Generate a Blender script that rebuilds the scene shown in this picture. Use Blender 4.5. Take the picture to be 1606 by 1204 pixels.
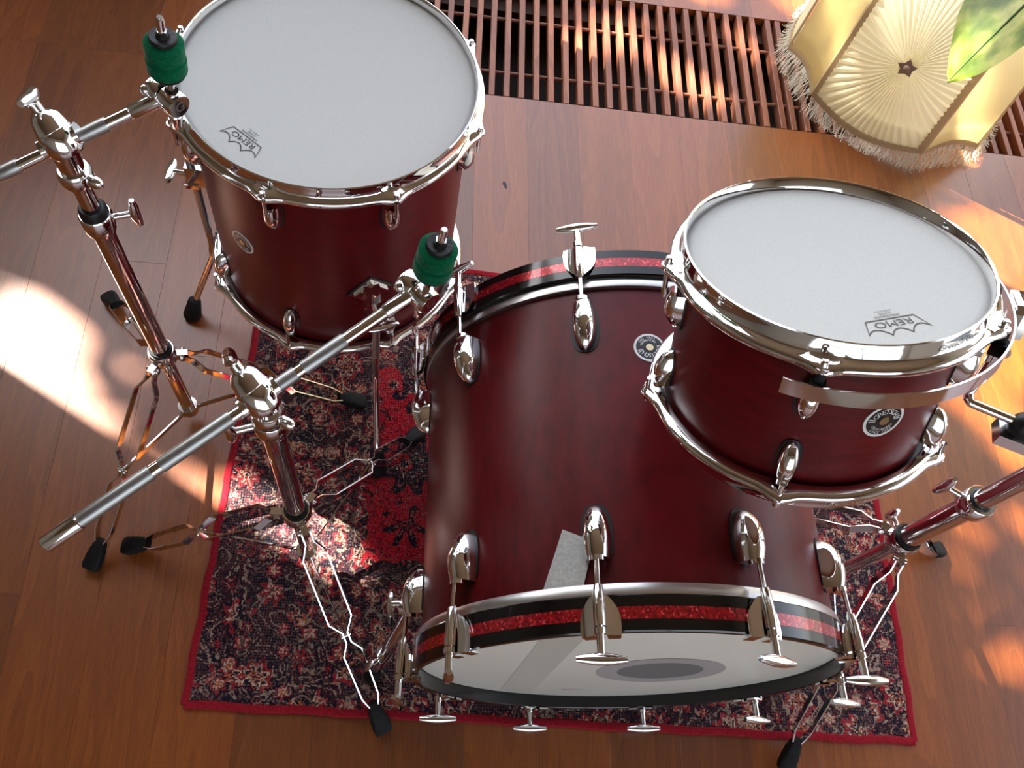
import bpy, bmesh, math, random
from mathutils import Vector, Matrix
random.seed(7)
sc = bpy.context.scene
COL = sc.collection
for o in list(bpy.data.objects): bpy.data.objects.remove(o)
V = Vector
PI = math.pi
rad = math.radians

# ------------------------------------------------------------------ camera
RIGHT = V((0.99045809, 0.018496, 0.13656747)); UP = V((-0.07674098, 0.89712348, 0.43506354)); FWD = V((0.11447094, 0.44139252, -0.88998261))
CAM = V((0, 0, 1.37668))
cd = bpy.data.cameras.new('camera'); cam = bpy.data.objects.new('camera', cd); COL.objects.link(cam)
cd.sensor_width = 36.0; cd.sensor_fit = 'HORIZONTAL'; cd.lens = 36.0 * 1343.06 / 1606.0
cd.clip_start = 0.02; cd.clip_end = 200
cm = Matrix((RIGHT, UP, -FWD)).transposed().to_4x4(); cm.translation = CAM
cam.matrix_world = cm
sc.camera = cam

# ------------------------------------------------------------------ light
SUN_EL = rad(42)
SUN_T = V((0.867 * math.cos(SUN_EL), -0.498 * math.cos(SUN_EL), -math.sin(SUN_EL)))   # travel direction of the sunlight
w = bpy.data.worlds.new('sky'); sc.world = w; w.use_nodes = True
nt = w.node_tree; nt.nodes.clear()
sky = nt.nodes.new('ShaderNodeTexSky'); sky.sky_type = 'NISHITA'; sky.sun_disc = False
sky.sun_elevation = SUN_EL; sky.sun_rotation = math.atan2(-SUN_T.x, -SUN_T.y); sky.dust_density = 1.5; sky.ozone_density = 1.0
bg = nt.nodes.new('ShaderNodeBackground'); bg.inputs['Strength'].default_value = 0.55
wo = nt.nodes.new('ShaderNodeOutputWorld')
hs = nt.nodes.new('ShaderNodeHueSaturation'); hs.inputs['Saturation'].default_value = 0.42
nt.links.new(sky.outputs[0], hs.inputs['Color']); nt.links.new(hs.outputs[0], bg.inputs[0]); nt.links.new(bg.outputs[0], wo.inputs[0])
sl = bpy.data.lights.new('sun', 'SUN'); sl.energy = 30.0; sl.angle = rad(0.36); sl.color = (1.0, 0.93, 0.82)
so = bpy.data.objects.new('sun', sl); COL.objects.link(so); so.rotation_euler = SUN_T.to_track_quat('-Z', 'Y').to_euler(); so.location = (-4, 3, 5)
vs = sc.view_settings
vs.view_transform = 'Standard'; vs.look = 'None'; vs.gamma = 1.0; vs.use_curve_mapping = False; vs.exposure = 0.30
sc.cycles.use_denoising = True
sc.cycles.max_bounces = 8; sc.cycles.diffuse_bounces = 4; sc.cycles.glossy_bounces = 5
sc.cycles.sample_clamp_indirect = 6.0; sc.cycles.caustics_reflective = False; sc.cycles.caustics_refractive = False

# ------------------------------------------------------------------ materials
def newmat(name):
    m = bpy.data.materials.new(name); m.use_nodes = True
    n = m.node_tree.nodes; b = n['Principled BSDF']
    return m, m.node_tree, b
def simple(name, col, rough=0.5, metal=0.0, spec=0.5, coat=0.0):
    m, t, b = newmat(name)
    b.inputs['Base Color'].default_value = (*col, 1); b.inputs['Roughness'].default_value = rough
    b.inputs['Metallic'].default_value = metal; b.inputs['Specular IOR Level'].default_value = spec
    b.inputs['Coat Weight'].default_value = coat; b.inputs['Coat Roughness'].default_value = 0.05
    return m
def N(t, typ, **kw):
    n = t.nodes.new(typ)
    for k, v in kw.items():
        if k in n.inputs: n.inputs[k].default_value = v
        else: setattr(n, k, v)
    return n
def ramp(t, fac, stops, interp='LINEAR'):
    r = t.nodes.new('ShaderNodeValToRGB'); r.color_ramp.interpolation = interp
    e = r.color_ramp.elements
    while len(e) < len(stops): e.new(0.5)
    for i, (p, c) in enumerate(stops):
        e[i].position = p; e[i].color = (*c, 1) if len(c) == 3 else c
    t.links.new(fac, r.inputs[0]); return r.outputs[0]
def mix(t, fac, a, b, mode='MIX'):
    m = t.nodes.new('ShaderNodeMix'); m.data_type = 'RGBA'; m.blend_type = mode
    for s, v in ((m.inputs[0], fac), (m.inputs[6], a), (m.inputs[7], b)):
        if hasattr(v, 'is_linked'): t.links.new(v, s)
        elif isinstance(v, (int, float)): s.default_value = v
        else: s.default_value = (*v, 1)
    return m.outputs[2]
def math_(t, op, a, b=0.0):
    m = t.nodes.new('ShaderNodeMath'); m.operation = op
    for s, v in ((m.inputs[0], a), (m.inputs[1], b)):
        if hasattr(v, 'is_linked'): t.links.new(v, s)
        else: s.default_value = v
    return m.outputs[0]
def bump(t, b, h, strength=0.2, dist=0.001):
    n = N(t, 'ShaderNodeBump', Strength=strength, Distance=dist); t.links.new(h, n.inputs['Height']); t.links.new(n.outputs[0], b.inputs['Normal'])

CHROME = simple('chrome', (0.86, 0.86, 0.86), 0.06, 1.0)
STEEL = simple('knurled steel', (0.44, 0.45, 0.44), 0.42, 1.0)
ALU = simple('aluminium collar', (0.66, 0.66, 0.66), 0.3, 1.0)
RUBBER = simple('black rubber', (0.008, 0.008, 0.008), 0.7, 0, 0.25)
BLACKPL = simple('black plastic', (0.010, 0.010, 0.010), 0.4, 0, 0.35)
BLACKLAC = simple('black lacquer', (0.004, 0.004, 0.004), 0.14, 0, 0.4, 0.25)
WHITE = simple('white badge enamel', (0.75, 0.75, 0.73), 0.4)
BADGEBLK = simple('badge black', (0.01, 0.01, 0.01), 0.35)
GROMMET = simple('brass grommet', (0.55, 0.45, 0.28), 0.3, 1.0)
INK = simple('printed ink', (0.035, 0.035, 0.04), 0.6)
GREYINK = simple('grey printed ink', (0.16, 0.16, 0.16), 0.6)
LIGHTINK = simple('light grey printed ink', (0.36, 0.34, 0.33), 0.6)

def m_shell():
    m, t, b = newmat('satin red stained maple')
    tc = N(t, 'ShaderNodeTexCoord'); mp = N(t, 'ShaderNodeMapping'); mp.inputs['Scale'].default_value = (9, 9, 60)
    t.links.new(tc.outputs['Object'], mp.inputs[0])
    n1 = N(t, 'ShaderNodeTexNoise', Scale=3.0, Detail=5.0, Roughness=0.6); t.links.new(mp.outputs[0], n1.inputs['Vector'])
    c = ramp(t, n1.outputs[0], [(0.3, (0.075, 0.0022, 0.0040)), (0.7, (0.135, 0.0045, 0.0075))])
    t.links.new(c, b.inputs['Base Color']); b.inputs['Roughness'].default_value = 0.33; b.inputs['Specular IOR Level'].default_value = 0.25
    return m
SHELL = m_shell()
def m_head():
    m, t, b = newmat('white coated drum head film')
    tc = N(t, 'ShaderNodeTexCoord')
    n1 = N(t, 'ShaderNodeTexNoise', Scale=600.0, Detail=2.0); t.links.new(tc.outputs['Object'], n1.inputs['Vector'])
    c = ramp(t, n1.outputs[0], [(0.3, (0.51, 0.51, 0.485)), (0.7, (0.56, 0.56, 0.535))])
    t.links.new(c, b.inputs['Base Color']); b.inputs['Roughness'].default_value = 0.55
    bump(t, b, n1.outputs[0], 0.08, 0.0005); return m
HEAD = m_head()
HEAD2 = simple('ivory front head film', (0.72, 0.70, 0.62), 0.4)
def m_sparkle():
    m, t, b = newmat('red sparkle inlay')
    tc = N(t, 'ShaderNodeTexCoord'); v = N(t, 'ShaderNodeTexVoronoi', Scale=420.0); t.links.new(tc.outputs['Object'], v.inputs['Vector'])
    c = ramp(t, v.outputs['Color'], [(0.15, (0.16, 0.002, 0.006)), (0.75, (0.5, 0.006, 0.016)), (0.9, (0.9, 0.10, 0.10))])
    t.links.new(c, b.inputs['Base Color']); b.inputs['Roughness'].default_value = 0.2; b.inputs['Metallic'].default_value = 0.35; b.inputs['Coat Weight'].default_value = 0.7
    return m
SPARKLE = m_sparkle()
def m_felt(name, a, c_):
    m, t, b = newmat(name)
    tc = N(t, 'ShaderNodeTexCoord'); n1 = N(t, 'ShaderNodeTexNoise', Scale=260.0, Detail=6.0); t.links.new(tc.outputs['Object'], n1.inputs['Vector'])
    c = ramp(t, n1.outputs[0], [(0.3, a), (0.7, c_)]); t.links.new(c, b.inputs['Base Color'])
    b.inputs['Roughness'].default_value = 0.95; b.inputs['Specular IOR Level'].default_value = 0.1
    b.inputs['Sheen Weight'].default_value = 0.15; b.inputs['Sheen Roughness'].default_value = 0.4
    bump(t, b, n1.outputs[0], 0.5, 0.001); return m
GREEN = m_felt('green wool felt', (0.0, 0.075, 0.030), (0.002, 0.13, 0.055))
FELT = m_felt('white felt', (0.5, 0.5, 0.47), (0.66, 0.66, 0.62))
def m_wood(name, stops, scale=1.0, rough=0.34, var=0.5, coat=0.0):
    m, t, b = newmat(name)
    tc = N(t, 'ShaderNodeTexCoord'); oi = N(t, 'ShaderNodeObjectInfo')
    mp = N(t, 'ShaderNodeMapping'); mp.inputs['Scale'].default_value = (14 * scale, 1.6 * scale, 14 * scale)
    cb = N(t, 'ShaderNodeCombineXYZ')
    t.links.new(math_(t, 'MULTIPLY', oi.outputs['Random'], 37.0), cb.inputs[0]); t.links.new(math_(t, 'MULTIPLY', oi.outputs['Random'], 91.0), cb.inputs[1])
    t.links.new(tc.outputs['Object'], mp.inputs[0]); t.links.new(cb.outputs[0], mp.inputs['Location'])
    n0 = N(t, 'ShaderNodeTexNoise', Scale=0.7, Detail=2.0, Distortion=0.6); t.links.new(mp.outputs[0], n0.inputs['Vector'])
    wv = math_(t, 'FRACT', math_(t, 'MULTIPLY', n0.outputs[0], 9.0))
    mp2 = N(t, 'ShaderNodeMapping'); mp2.inputs['Scale'].default_value = (420 * scale, 22 * scale, 420 * scale)
    t.links.new(tc.outputs['Object'], mp2.inputs[0]); t.links.new(cb.outputs[0], mp2.inputs['Location'])
    n2 = N(t, 'ShaderNodeTexNoise', Scale=1.0, Detail=3.0); t.links.new(mp2.outputs[0], n2.inputs['Vector'])
    f = math_(t, 'ADD', math_(t, 'MULTIPLY', wv, 0.22), math_(t, 'MULTIPLY', n2.outputs[0], 0.78))
    base = ramp(t, f, stops)
    tint = ramp(t, oi.outputs['Random'], [(0.0, (0.58, 0.56, 0.60)), (0.3, (0.80, 0.80, 0.88)), (0.55, (1.0, 0.97, 0.95)), (1.0, (1.16, 1.10, 1.0))])
    c = mix(t, var, base, mix(t, 1.0, base, tint, 'MULTIPLY'))
    t.links.new(c, b.inputs['Base Color']); b.inputs['Roughness'].default_value = rough
    b.inputs['Coat Weight'].default_value = coat; b.inputs['Coat Roughness'].default_value = 0.26; b.inputs['Coat IOR'].default_value = 1.95
    bump(t, b, n2.outputs[0], 0.10, 0.0004); return m
PLANK = m_wood('oiled tropical hardwood floor', [(0.2, (0.185, 0.041, 0.004)), (0.5, (0.265, 0.065, 0.007)), (0.85, (0.350, 0.100, 0.014))], 1.0, 0.42, 0.8, 0.45)
SLAT = m_wood('hardwood grille slat', [(0.25, (0.20, 0.06, 0.03)), (0.5, (0.30, 0.10, 0.05)), (0.8, (0.40, 0.16, 0.08))], 1.0, 0.45, 0.85)
DARKWOOD = simple('dark wooden ledge', (0.08, 0.035, 0.02), 0.6)
PIT = simple('dark trench', (0.012, 0.010, 0.009), 0.8)

def m_rug():
    m, t, b = newmat('worn persian rug pile')
    tc = N(t, 'ShaderNodeTexCoord'); O = tc.outputs['Object']
    sp = N(t, 'ShaderNodeSeparateXYZ'); t.links.new(O, sp.inputs[0])
    nz = N(t, 'ShaderNodeTexNoise', Scale=26.0, Detail=2.0); t.links.new(O, nz.inputs['Vector'])
    wob = N(t, 'ShaderNodeVectorMath', operation='MULTIPLY_ADD'); t.links.new(nz.outputs['Color'], wob.inputs[0]); wob.inputs[1].default_value = (0.012, 0.012, 0); t.links.new(O, wob.inputs[2])
    sn = N(t, 'ShaderNodeVectorMath', operation='SNAP'); t.links.new(wob.outputs[0], sn.inputs[0]); sn.inputs[1].default_value = (0.0022, 0.0022, 0.0022)
    W = sn.outputs[0]
    # distance from the rug's edges (half sizes 0.563 x 0.397)
    ex = math_(t, 'SUBTRACT', 0.563, math_(t, 'ABSOLUTE', sp.outputs[0])); ey = math_(t, 'SUBTRACT', 0.397, math_(t, 'ABSOLUTE', sp.outputs[1]))
    edge = math_(t, 'MINIMUM', ex, ey)
    # rosettes on a regular net of flower heads, petals by angle
    def rosettes(scale, petals, rnd):
        v = N(t, 'ShaderNodeTexVoronoi', Scale=scale, Randomness=rnd); t.links.new(W, v.inputs['Vector'])
        d = N(t, 'ShaderNodeVectorMath', operation='SUBTRACT'); sc_ = N(t, 'ShaderNodeVectorMath', operation='SCALE'); sc_.inputs['Scale'].default_value = 1.0
        t.links.new(W, sc_.inputs[0]); t.links.new(sc_.outputs[0], d.inputs[0]); t.links.new(v.outputs['Position'], d.inputs[1])
        s2 = N(t, 'ShaderNodeSeparateXYZ'); t.links.new(d.outputs[0], s2.inputs[0])
        ang = math_(t, 'ARCTAN2', s2.outputs[1], s2.outputs[0])
        pet = math_(t, 'MULTIPLY', math_(t, 'COSINE', math_(t, 'MULTIPLY', ang, petals)), 0.07)
        return math_(t, 'ADD', v.outputs['Distance'], pet), v.outputs['Color']
    r1, c1 = rosettes(17.0, 8.0, 0.6)
    r2, c2 = rosettes(34.0, 6.0, 0.8)
    r3, c3 = rosettes(7.0, 8.0, 0.35)
    NAVY = (0.014, 0.012, 0.022); REDC = (0.55, 0.014, 0.028); CREAM = (0.56, 0.40, 0.29); ORANGE = (0.52, 0.11, 0.05); PINK = (0.40, 0.08, 0.085); DK = (0.06, 0.018, 0.022)
    fl1 = ramp(t, r1, [(0.0, CREAM), (0.09, ORANGE), (0.20, NAVY), (0.27, CREAM), (0.34, (0.34, 0.022, 0.032)), (0.48, NAVY), (0.56, DK), (0.8, NAVY)], 'CONSTANT')
    fl2 = ramp(t, r2, [(0.0, ORANGE), (0.14, CREAM), (0.26, (0.36, 0.024, 0.032)), (0.40, NAVY), (0.55, (0.16, 0.05, 0.05)), (0.62, NAVY)], 'CONSTANT')
    sel = ramp(t, c2, [(0.0, (0, 0, 0)), (0.52, (1, 1, 1))], 'CONSTANT')
    border = mix(t, sel, fl1, fl2)
    # curling vine lines
    nv = N(t, 'ShaderNodeTexNoise', Scale=21.0, Detail=1.0, Distortion=1.0); t.links.new(W, nv.inputs['Vector'])
    vine = ramp(t, nv.outputs[0], [(0.0, (0, 0, 0)), (0.455, (1, 1, 1)), (0.485, (0, 0, 0)), (0.585, (1, 1, 1)), (0.61, (0, 0, 0))], 'CONSTANT')
    border = mix(t, math_(t, 'MULTIPLY', vine, 0.55), border, CREAM)
    # red field with sparse dark medallions
    fl3 = ramp(t, r3, [(0.0, ORANGE), (0.05, NAVY), (0.11, CREAM), (0.135, NAVY), (0.22, PINK), (0.25, NAVY), (0.33, REDC), (0.62, DK), (0.66, REDC)], 'CONSTANT')
    f2 = ramp(t, r2, [(0.0, CREAM), (0.10, NAVY), (0.28, CREAM), (0.32, REDC)], 'CONSTANT')
    s3 = ramp(t, c2, [(0.0, (1, 1, 1)), (0.36, (0, 0, 0))], 'CONSTANT')
    field = mix(t, s3, fl3, f2)
    field = mix(t, math_(t, 'MULTIPLY', vine, 0.35), field, NAVY)
    zone = ramp(t, math_(t, 'ADD', edge, math_(t, 'MULTIPLY', math_(t, 'SUBTRACT', nz.outputs[0], 0.5), 0.06)), [(0.0, (0, 0, 0)), (0.225, (1, 1, 1))], 'CONSTANT')
    col = mix(t, zone, border, field)
    # guard stripes
    st = ramp(t, edge, [(0.0, (0, 0, 0)), (0.062, (1, 1, 1)), (0.068, (0, 0, 0)), (0.20, (1, 1, 1)), (0.208, (0, 0, 0))], 'CONSTANT')
    col = mix(t, math_(t, 'MULTIPLY', st, 0.6), col, NAVY)
    kn = N(t, 'ShaderNodeTexWhiteNoise'); t.links.new(W, kn.inputs['Vector'])
    col = mix(t, ramp(t, kn.outputs[0], [(0.0, (0, 0, 0)), (0.80, (0.75, 0.75, 0.75))], 'CONSTANT'), col, NAVY)
    col = mix(t, ramp(t, kn.outputs[0], [(0.0, (0.55, 0.55, 0.55)), (0.10, (0, 0, 0))], 'CONSTANT'), col, (0.20, 0.14, 0.12))
    # worn pile: pale warp threads showing through in patches
    wn = N(t, 'ShaderNodeTexNoise', Scale=9.0, Detail=5.0); t.links.new(O, wn.inputs['Vector'])
    cx = math_(t, 'SINE', math_(t, 'MULTIPLY', sp.outputs[0], 1500.0)); cy = math_(t, 'SINE', math_(t, 'MULTIPLY', sp.outputs[1], 1500.0))
    weave = math_(t, 'MULTIPLY', math_(t, 'ADD', cx, cy), 0.5)
    wf = math_(t, 'MULTIPLY', math_(t, 'GREATER_THAN', weave, 0.25), ramp(t, wn.outputs[0], [(0.42, (0, 0, 0)), (0.66, (0.35, 0.35, 0.35))]))
    col = mix(t, wf, col, (0.27, 0.21, 0.19))
    mot = N(t, 'ShaderNodeTexNoise', Scale=240.0, Detail=3.0); t.links.new(O, mot.inputs['Vector'])
    col = mix(t, 0.55, col, mix(t, 1.0, col, ramp(t, mot.outputs[0], [(0.3, (0.35, 0.35, 0.38)), (0.65, (1.5, 1.4, 1.35))]), 'MULTIPLY'))
    t.links.new(col, b.inputs['Base Color']); b.inputs['Roughness'].default_value = 0.95; b.inputs['Specular IOR Level'].default_value = 0.15
    hh = math_(t, 'ADD', weave, math_(t, 'MULTIPLY', mot.outputs[0], 2.0)); bump(t, b, hh, 0.35, 0.0012)
    return m
RUG = m_rug()
RUGRED = m_felt('red rug binding', (0.24, 0.008, 0.016), (0.40, 0.016, 0.030))
def m_fabric(name, c, tr=0.4):
    m, t, b = newmat(name)
    b.inputs['Base Color'].default_value = (*c, 1); b.inputs['Roughness'].default_value = 0.6; b.inputs['Specular IOR Level'].default_value = 0.3
    tl = N(t, 'ShaderNodeBsdfTranslucent'); tl.inputs[0].default_value = (*c, 1)
    ms = N(t, 'ShaderNodeMixShader'); ms.inputs[0].default_value = tr
    t.links.new(b.outputs[0], ms.inputs[1]); t.links.new(tl.outputs[0], ms.inputs[2]); t.links.new(ms.outputs[0], t.nodes['Material Output'].inputs[0]); return m
SILK = m_fabric('cream pleated silk', (0.88, 0.77, 0.47), 0.5)
SILK2 = m_fabric('ivory pleated silk', (0.92, 0.86, 0.62), 0.5)
ROSE = simple('mauve brown rosette', (0.24, 0.17, 0.12), 0.9)
BRAID = m_fabric('tan braid trim', (0.46, 0.34, 0.19), 0.3)
FRINGE = simple('ecru fringe', (0.80, 0.75, 0.62), 0.9)
LINING = m_fabric('white lining', (0.88, 0.86, 0.78), 0.6)
def m_leaf():
    m, t, b = newmat('glossy green leaf')
    tc = N(t, 'ShaderNodeTexCoord'); n1 = N(t, 'ShaderNodeTexNoise', Scale=24.0, Detail=4.0); t.links.new(tc.outputs['Object'], n1.inputs['Vector'])
    c = ramp(t, n1.outputs[0], [(0.36, (0.09, 0.16, 0.014)), (0.5, (0.22, 0.30, 0.04)), (0.64, (0.50, 0.52, 0.14))])
    t.links.new(c, b.inputs['Base Color']); b.inputs['Roughness'].default_value = 0.28
    tl = N(t, 'ShaderNodeBsdfTranslucent'); t.links.new(c, tl.inputs[0])
    ms = N(t, 'ShaderNodeMixShader'); ms.inputs[0].default_value = 0.35
    t.links.new(b.outputs[0], ms.inputs[1]); t.links.new(tl.outputs[0], ms.inputs[2]); t.links.new(ms.outputs[0], t.nodes['Material Output'].inputs[0]); return m
LEAF = m_leaf()
RIB = simple('dark leaf midrib', (0.05, 0.12, 0.03), 0.4)
STEM = simple('green stem', (0.10, 0.14, 0.05), 0.6)
POT = simple('glazed terracotta pot', (0.30, 0.12, 0.06), 0.5)
SOIL = simple('potting soil', (0.03, 0.02, 0.013), 0.95)
WALL = simple('warm beige wall paint', (0.36, 0.31, 0.25), 0.8)
CEIL = simple('oiled wooden ceiling', (0.25, 0.18, 0.12), 0.7)
FRAMEM = simple('window frame paint', (0.55, 0.55, 0.54), 0.4)
LAWN = simple('garden terrace paving', (0.13, 0.13, 0.125), 0.9)
TREE = simple('tree leaf', (0.035, 0.08, 0.018), 0.6)
BARK = simple('bark', (0.07, 0.05, 0.035), 0.9)
STAIN = simple('blue-black ink spot', (0.03, 0.03, 0.05), 0.6)

# ------------------------------------------------------------------ mesh helpers
def perp(d):
    a = V((0, 0, 1)) if abs(d.z) < 0.9 else V((1, 0, 0))
    x = d.cross(a).normalized(); return x, d.cross(x).normalized()
class MB:
    def __init__(s): s.v = []; s.f = []
    def add(s, vs_, fs, M=None):
        o = len(s.v)
        s.v += [tuple(M @ V(q)) if M else tuple(q) for q in vs_]
        s.f += [tuple(i + o for i in f) for f in fs]; return s
    def tube(s, pts, r, n=12, caps=True):
        pts = [V(q) for q in pts]; k = len(pts)
        rs = r if isinstance(r, (list, tuple)) else [r] * k
        vs_, fs = [], []; x = None
        for i, q in enumerate(pts):
            d = (pts[min(i + 1, k - 1)] - pts[max(i - 1, 0)])
            if d.length < 1e-9: d = pts[-1] - pts[0]
            d.normalize()
            if x is None: x, y = perp(d)
            else:
                x = (x - d * x.dot(d)).normalized()
            y = d.cross(x)
            for j in range(n):
                a = 2 * PI * j / n; vs_.append(q + (x * math.cos(a) + y * math.sin(a)) * rs[i])
        for i in range(k - 1):
            for j in range(n):
                a = i * n + j; b_ = i * n + (j + 1) % n; fs.append((a, b_, b_ + n, a + n))
        if caps: fs.append(tuple(range(n))[::-1]); fs.append(tuple(range((k - 1) * n, k * n)))
        return s.add(vs_, fs)
    def lathe(s, prof, n=48, closed=True, M=None, fun=None):
        vs_, fs = [], []; k = len(prof)
        for j in range(n):
            a = 2 * PI * j / n; c, si = math.cos(a), math.sin(a)
            pr = fun(a) if fun else prof
            for r, z in pr: vs_.append((r * c, r * si, z))
        for j in range(n):
            j2 = (j + 1) % n
            for i in range(k if closed else k - 1):
                i2 = (i + 1) % k; fs.append((j * k + i, j2 * k + i, j2 * k + i2, j * k + i2))
        return s.add(vs_, fs, M)
    def disc(s, r, z, n=64, M=None, up=True):
        vs_ = [(r * math.cos(2 * PI * j / n), r * math.sin(2 * PI * j / n), z) for j in range(n)]
        return s.add(vs_, [tuple(range(n)) if up else tuple(range(n))[::-1]], M)
    def box(s, lo, hi, M=None):
        x0, y0, z0 = lo; x1, y1, z1 = hi
        vs_ = [(x0, y0, z0), (x1, y0, z0), (x1, y1, z0), (x0, y1, z0), (x0, y0, z1), (x1, y0, z1), (x1, y1, z1), (x0, y1, z1)]
        return s.add(vs_, [(0, 3, 2, 1), (4, 5, 6, 7), (0, 1, 5, 4), (1, 2, 6, 5), (2, 3, 7, 6), (3, 0, 4, 7)], M)
    def prism(s, poly, z0, z1, M=None):
        n = len(poly); vs_ = [(x, y, z0) for x, y in poly] + [(x, y, z1) for x, y in poly]
        fs = [tuple(range(n))[::-1], tuple(range(n, 2 * n))] + [(i, (i + 1) % n, (i + 1) % n + n, i + n) for i in range(n)]
        return s.add(vs_, fs, M)
    def ball(s, c, r, n=16, m=10, M=None):
        vs_, fs = [], []; c = V(c); r = V(r) if not isinstance(r, (int, float)) else V((r, r, r))
        for i in range(m + 1):
            th = PI * i / m
            for j in range(n):
                a = 2 * PI * j / n; vs_.append((c.x + r.x * math.sin(th) * math.cos(a), c.y + r.y * math.sin(th) * math.sin(a), c.z + r.z * math.cos(th)))
        for i in range(m):
            for j in range(n):
                a = i * n + j; b_ = i * n + (j + 1) % n; fs.append((a, a + n, b_ + n, b_))
        return s.add(vs_, fs, M)
    def strap(s, pts, hw, ht, nrm, side):
        pts = [V(q) for q in pts]; vs_, fs = [], []
        for q in pts:
            for a, b_ in ((1, 1), (-1, 1), (-1, -1), (1, -1)): vs_.append(q + nrm * hw * a + side * ht * b_)
        k = len(pts)
        for i in range(k - 1):
            for j in range(4):
                a = i * 4 + j; b_ = i * 4 + (j + 1) % 4; fs.append((a, b_, b_ + 4, a + 4))
        fs.append((0, 1, 2, 3)); fs.append((k * 4 - 1, k * 4 - 2, k * 4 - 3, k * 4 - 4))
        return s.add(vs_, fs)
    def mesh(s, name, mat, smooth=40):
        me = bpy.data.meshes.new(name); me.from_pydata(s.v, [], s.f)
        bm = bmesh.new(); bm.from_mesh(me); bmesh.ops.remove_doubles(bm, verts=bm.verts, dist=1e-6); bmesh.ops.recalc_face_normals(bm, faces=bm.faces); bm.to_mesh(me); bm.free()
        if smooth:
            me.shade_smooth(); me.set_sharp_from_angle(angle=rad(smooth))
        me.materials.append(mat); me.update(); return me
    def build(s, name, mat, parent=None, smooth=40, M=None):
        return put(name, s.mesh(name, mat, smooth), parent, M)
def put(name, me, parent=None, M=None):
    o = bpy.data.objects.new(name, me); COL.objects.link(o)
    if parent: o.parent = parent
    if M is not None: o.matrix_basis = M
    return o
def empty(name, M):
    o = bpy.data.objects.new(name, None); COL.objects.link(o); o.matrix_world = M; o.empty_display_size = 0.05; return o
def tag(o, label, cat, group=None, kind=None):
    o['label'] = label
    if cat: o['category'] = cat
    if group: o['group'] = group
    if kind: o['kind'] = kind
    return o
def struct(o, label=None):
    o['kind'] = 'structure'
    if label: o['label'] = label
    return o
def frameM(o, x, y, z):
    m = Matrix((V(x), V(y), V(z))).transposed().to_4x4(); m.translation = V(o); return m
def rotz(a): return Matrix.Rotation(a, 4, 'Z')
def T(x, y, z): return Matrix.Translation((x, y, z))
def axisM(o, d, up=V((0, 0, 1))):
    """frame with local z along d"""
    z = V(d).normalized(); x = (V(up) - z * V(up).dot(z))
    if x.length < 1e-4: x = perp(z)[0]
    x.normalize(); return frameM(o, x, z.cross(x), z)
_tc = {}
def glyphs(body, size):
    """flat outline of a piece of lettering: verts, faces, width (centred on x, baseline y=0)"""
    key = (body, size)
    if key in _tc: return _tc[key]
    cu = bpy.data.curves.new('lettering', 'FONT'); cu.body = body; cu.size = size; cu.align_x = 'CENTER'; cu.resolution_u = 3
    ob = bpy.data.objects.new('lettering', cu); COL.objects.link(ob)
    dg = bpy.context.evaluated_depsgraph_get(); me = ob.evaluated_get(dg).to_mesh()
    vs_ = [tuple(v.co) for v in me.vertices]; fs = [tuple(p.vertices) for p in me.polygons]
    ob.evaluated_get(dg).to_mesh_clear(); bpy.data.objects.remove(ob); bpy.data.curves.remove(cu)
    _tc[key] = (vs_, fs); return _tc[key]
def stroke(mb, pts, w, z=0.0, closed=False):
    P = [V((x, y, 0)) for x, y in pts]; n = len(P); vs_ = []
    for i in range(n):
        a = P[i - 1] if (i or closed) else P[i]; b_ = P[(i + 1) % n] if (i < n - 1 or closed) else P[i]
        d1 = (P[i] - a); d2 = (b_ - P[i]); d1 = d1.normalized() if d1.length > 1e-9 else d2.normalized(); d2 = d2.normalized() if d2.length > 1e-9 else d1
        t_ = (d1 + d2); t_ = t_.normalized() if t_.length > 0.3 else d2
        nn = V((-t_.y, t_.x, 0)); k = min(1.0 / max(nn.dot(V((-d2.y, d2.x, 0))), 0.45), 2.2)
        vs_ += [P[i] + nn * w * 0.5 * k + V((0, 0, z)), P[i] - nn * w * 0.5 * k + V((0, 0, z))]
    fs = [(2 * i, 2 * i + 1, 2 * ((i + 1) % n) + 1, 2 * ((i + 1) % n)) for i in range(n if closed else n - 1)]
    return mb.add(vs_, fs)

# ------------------------------------------------------------------ the room
WALL_Y = 1.92; X0, X1 = -4.2, 2.7; Y0 = -2.4; ZC = 3.45
floor = empty('floor', Matrix.Identity(4)); struct(floor, 'reddish brown hardwood plank floor')
PW = 0.1115; SH = 0.0246
def plank(x0, x1, y0, y1):
    g = 0.00015; c = 0.0003; cx, cy = (x0 + x1) / 2, (y0 + y1) / 2
    def s_(x, y): return x + (1.3 - y) * SH
    a = [(x0 + g, y0 + g), (x1 - g, y0 + g), (x1 - g, y1 - g), (x0 + g, y1 - g)]
    b_ = [(x0 + g + c, y0 + g + c), (x1 - g - c, y0 + g + c), (x1 - g - c, y1 - g - c), (x0 + g + c, y1 - g - c)]
    ox, oy = s_(cx, cy), cy
    vs_ = [(s_(x, y) - ox, y - oy, -0.018) for x, y in a] + [(s_(x, y) - ox, y - oy, -c * 0.4) for x, y in a] + [(s_(x, y) - ox, y - oy, 0.0) for x, y in b_]
    fs = [(8, 9, 10, 11)]
    for i in range(4):
        j = (i + 1) % 4; fs += [(i, j, j + 4, i + 4), (i + 4, j + 4, j + 8, i + 8)]
    m = MB(); m.add(vs_, fs)
    put('plank', m.mesh('plank', PLANK, 0), floor, T(ox, oy, 0))
GY0, GY1 = 1.371, 1.718
rp = random.Random(3)
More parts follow.
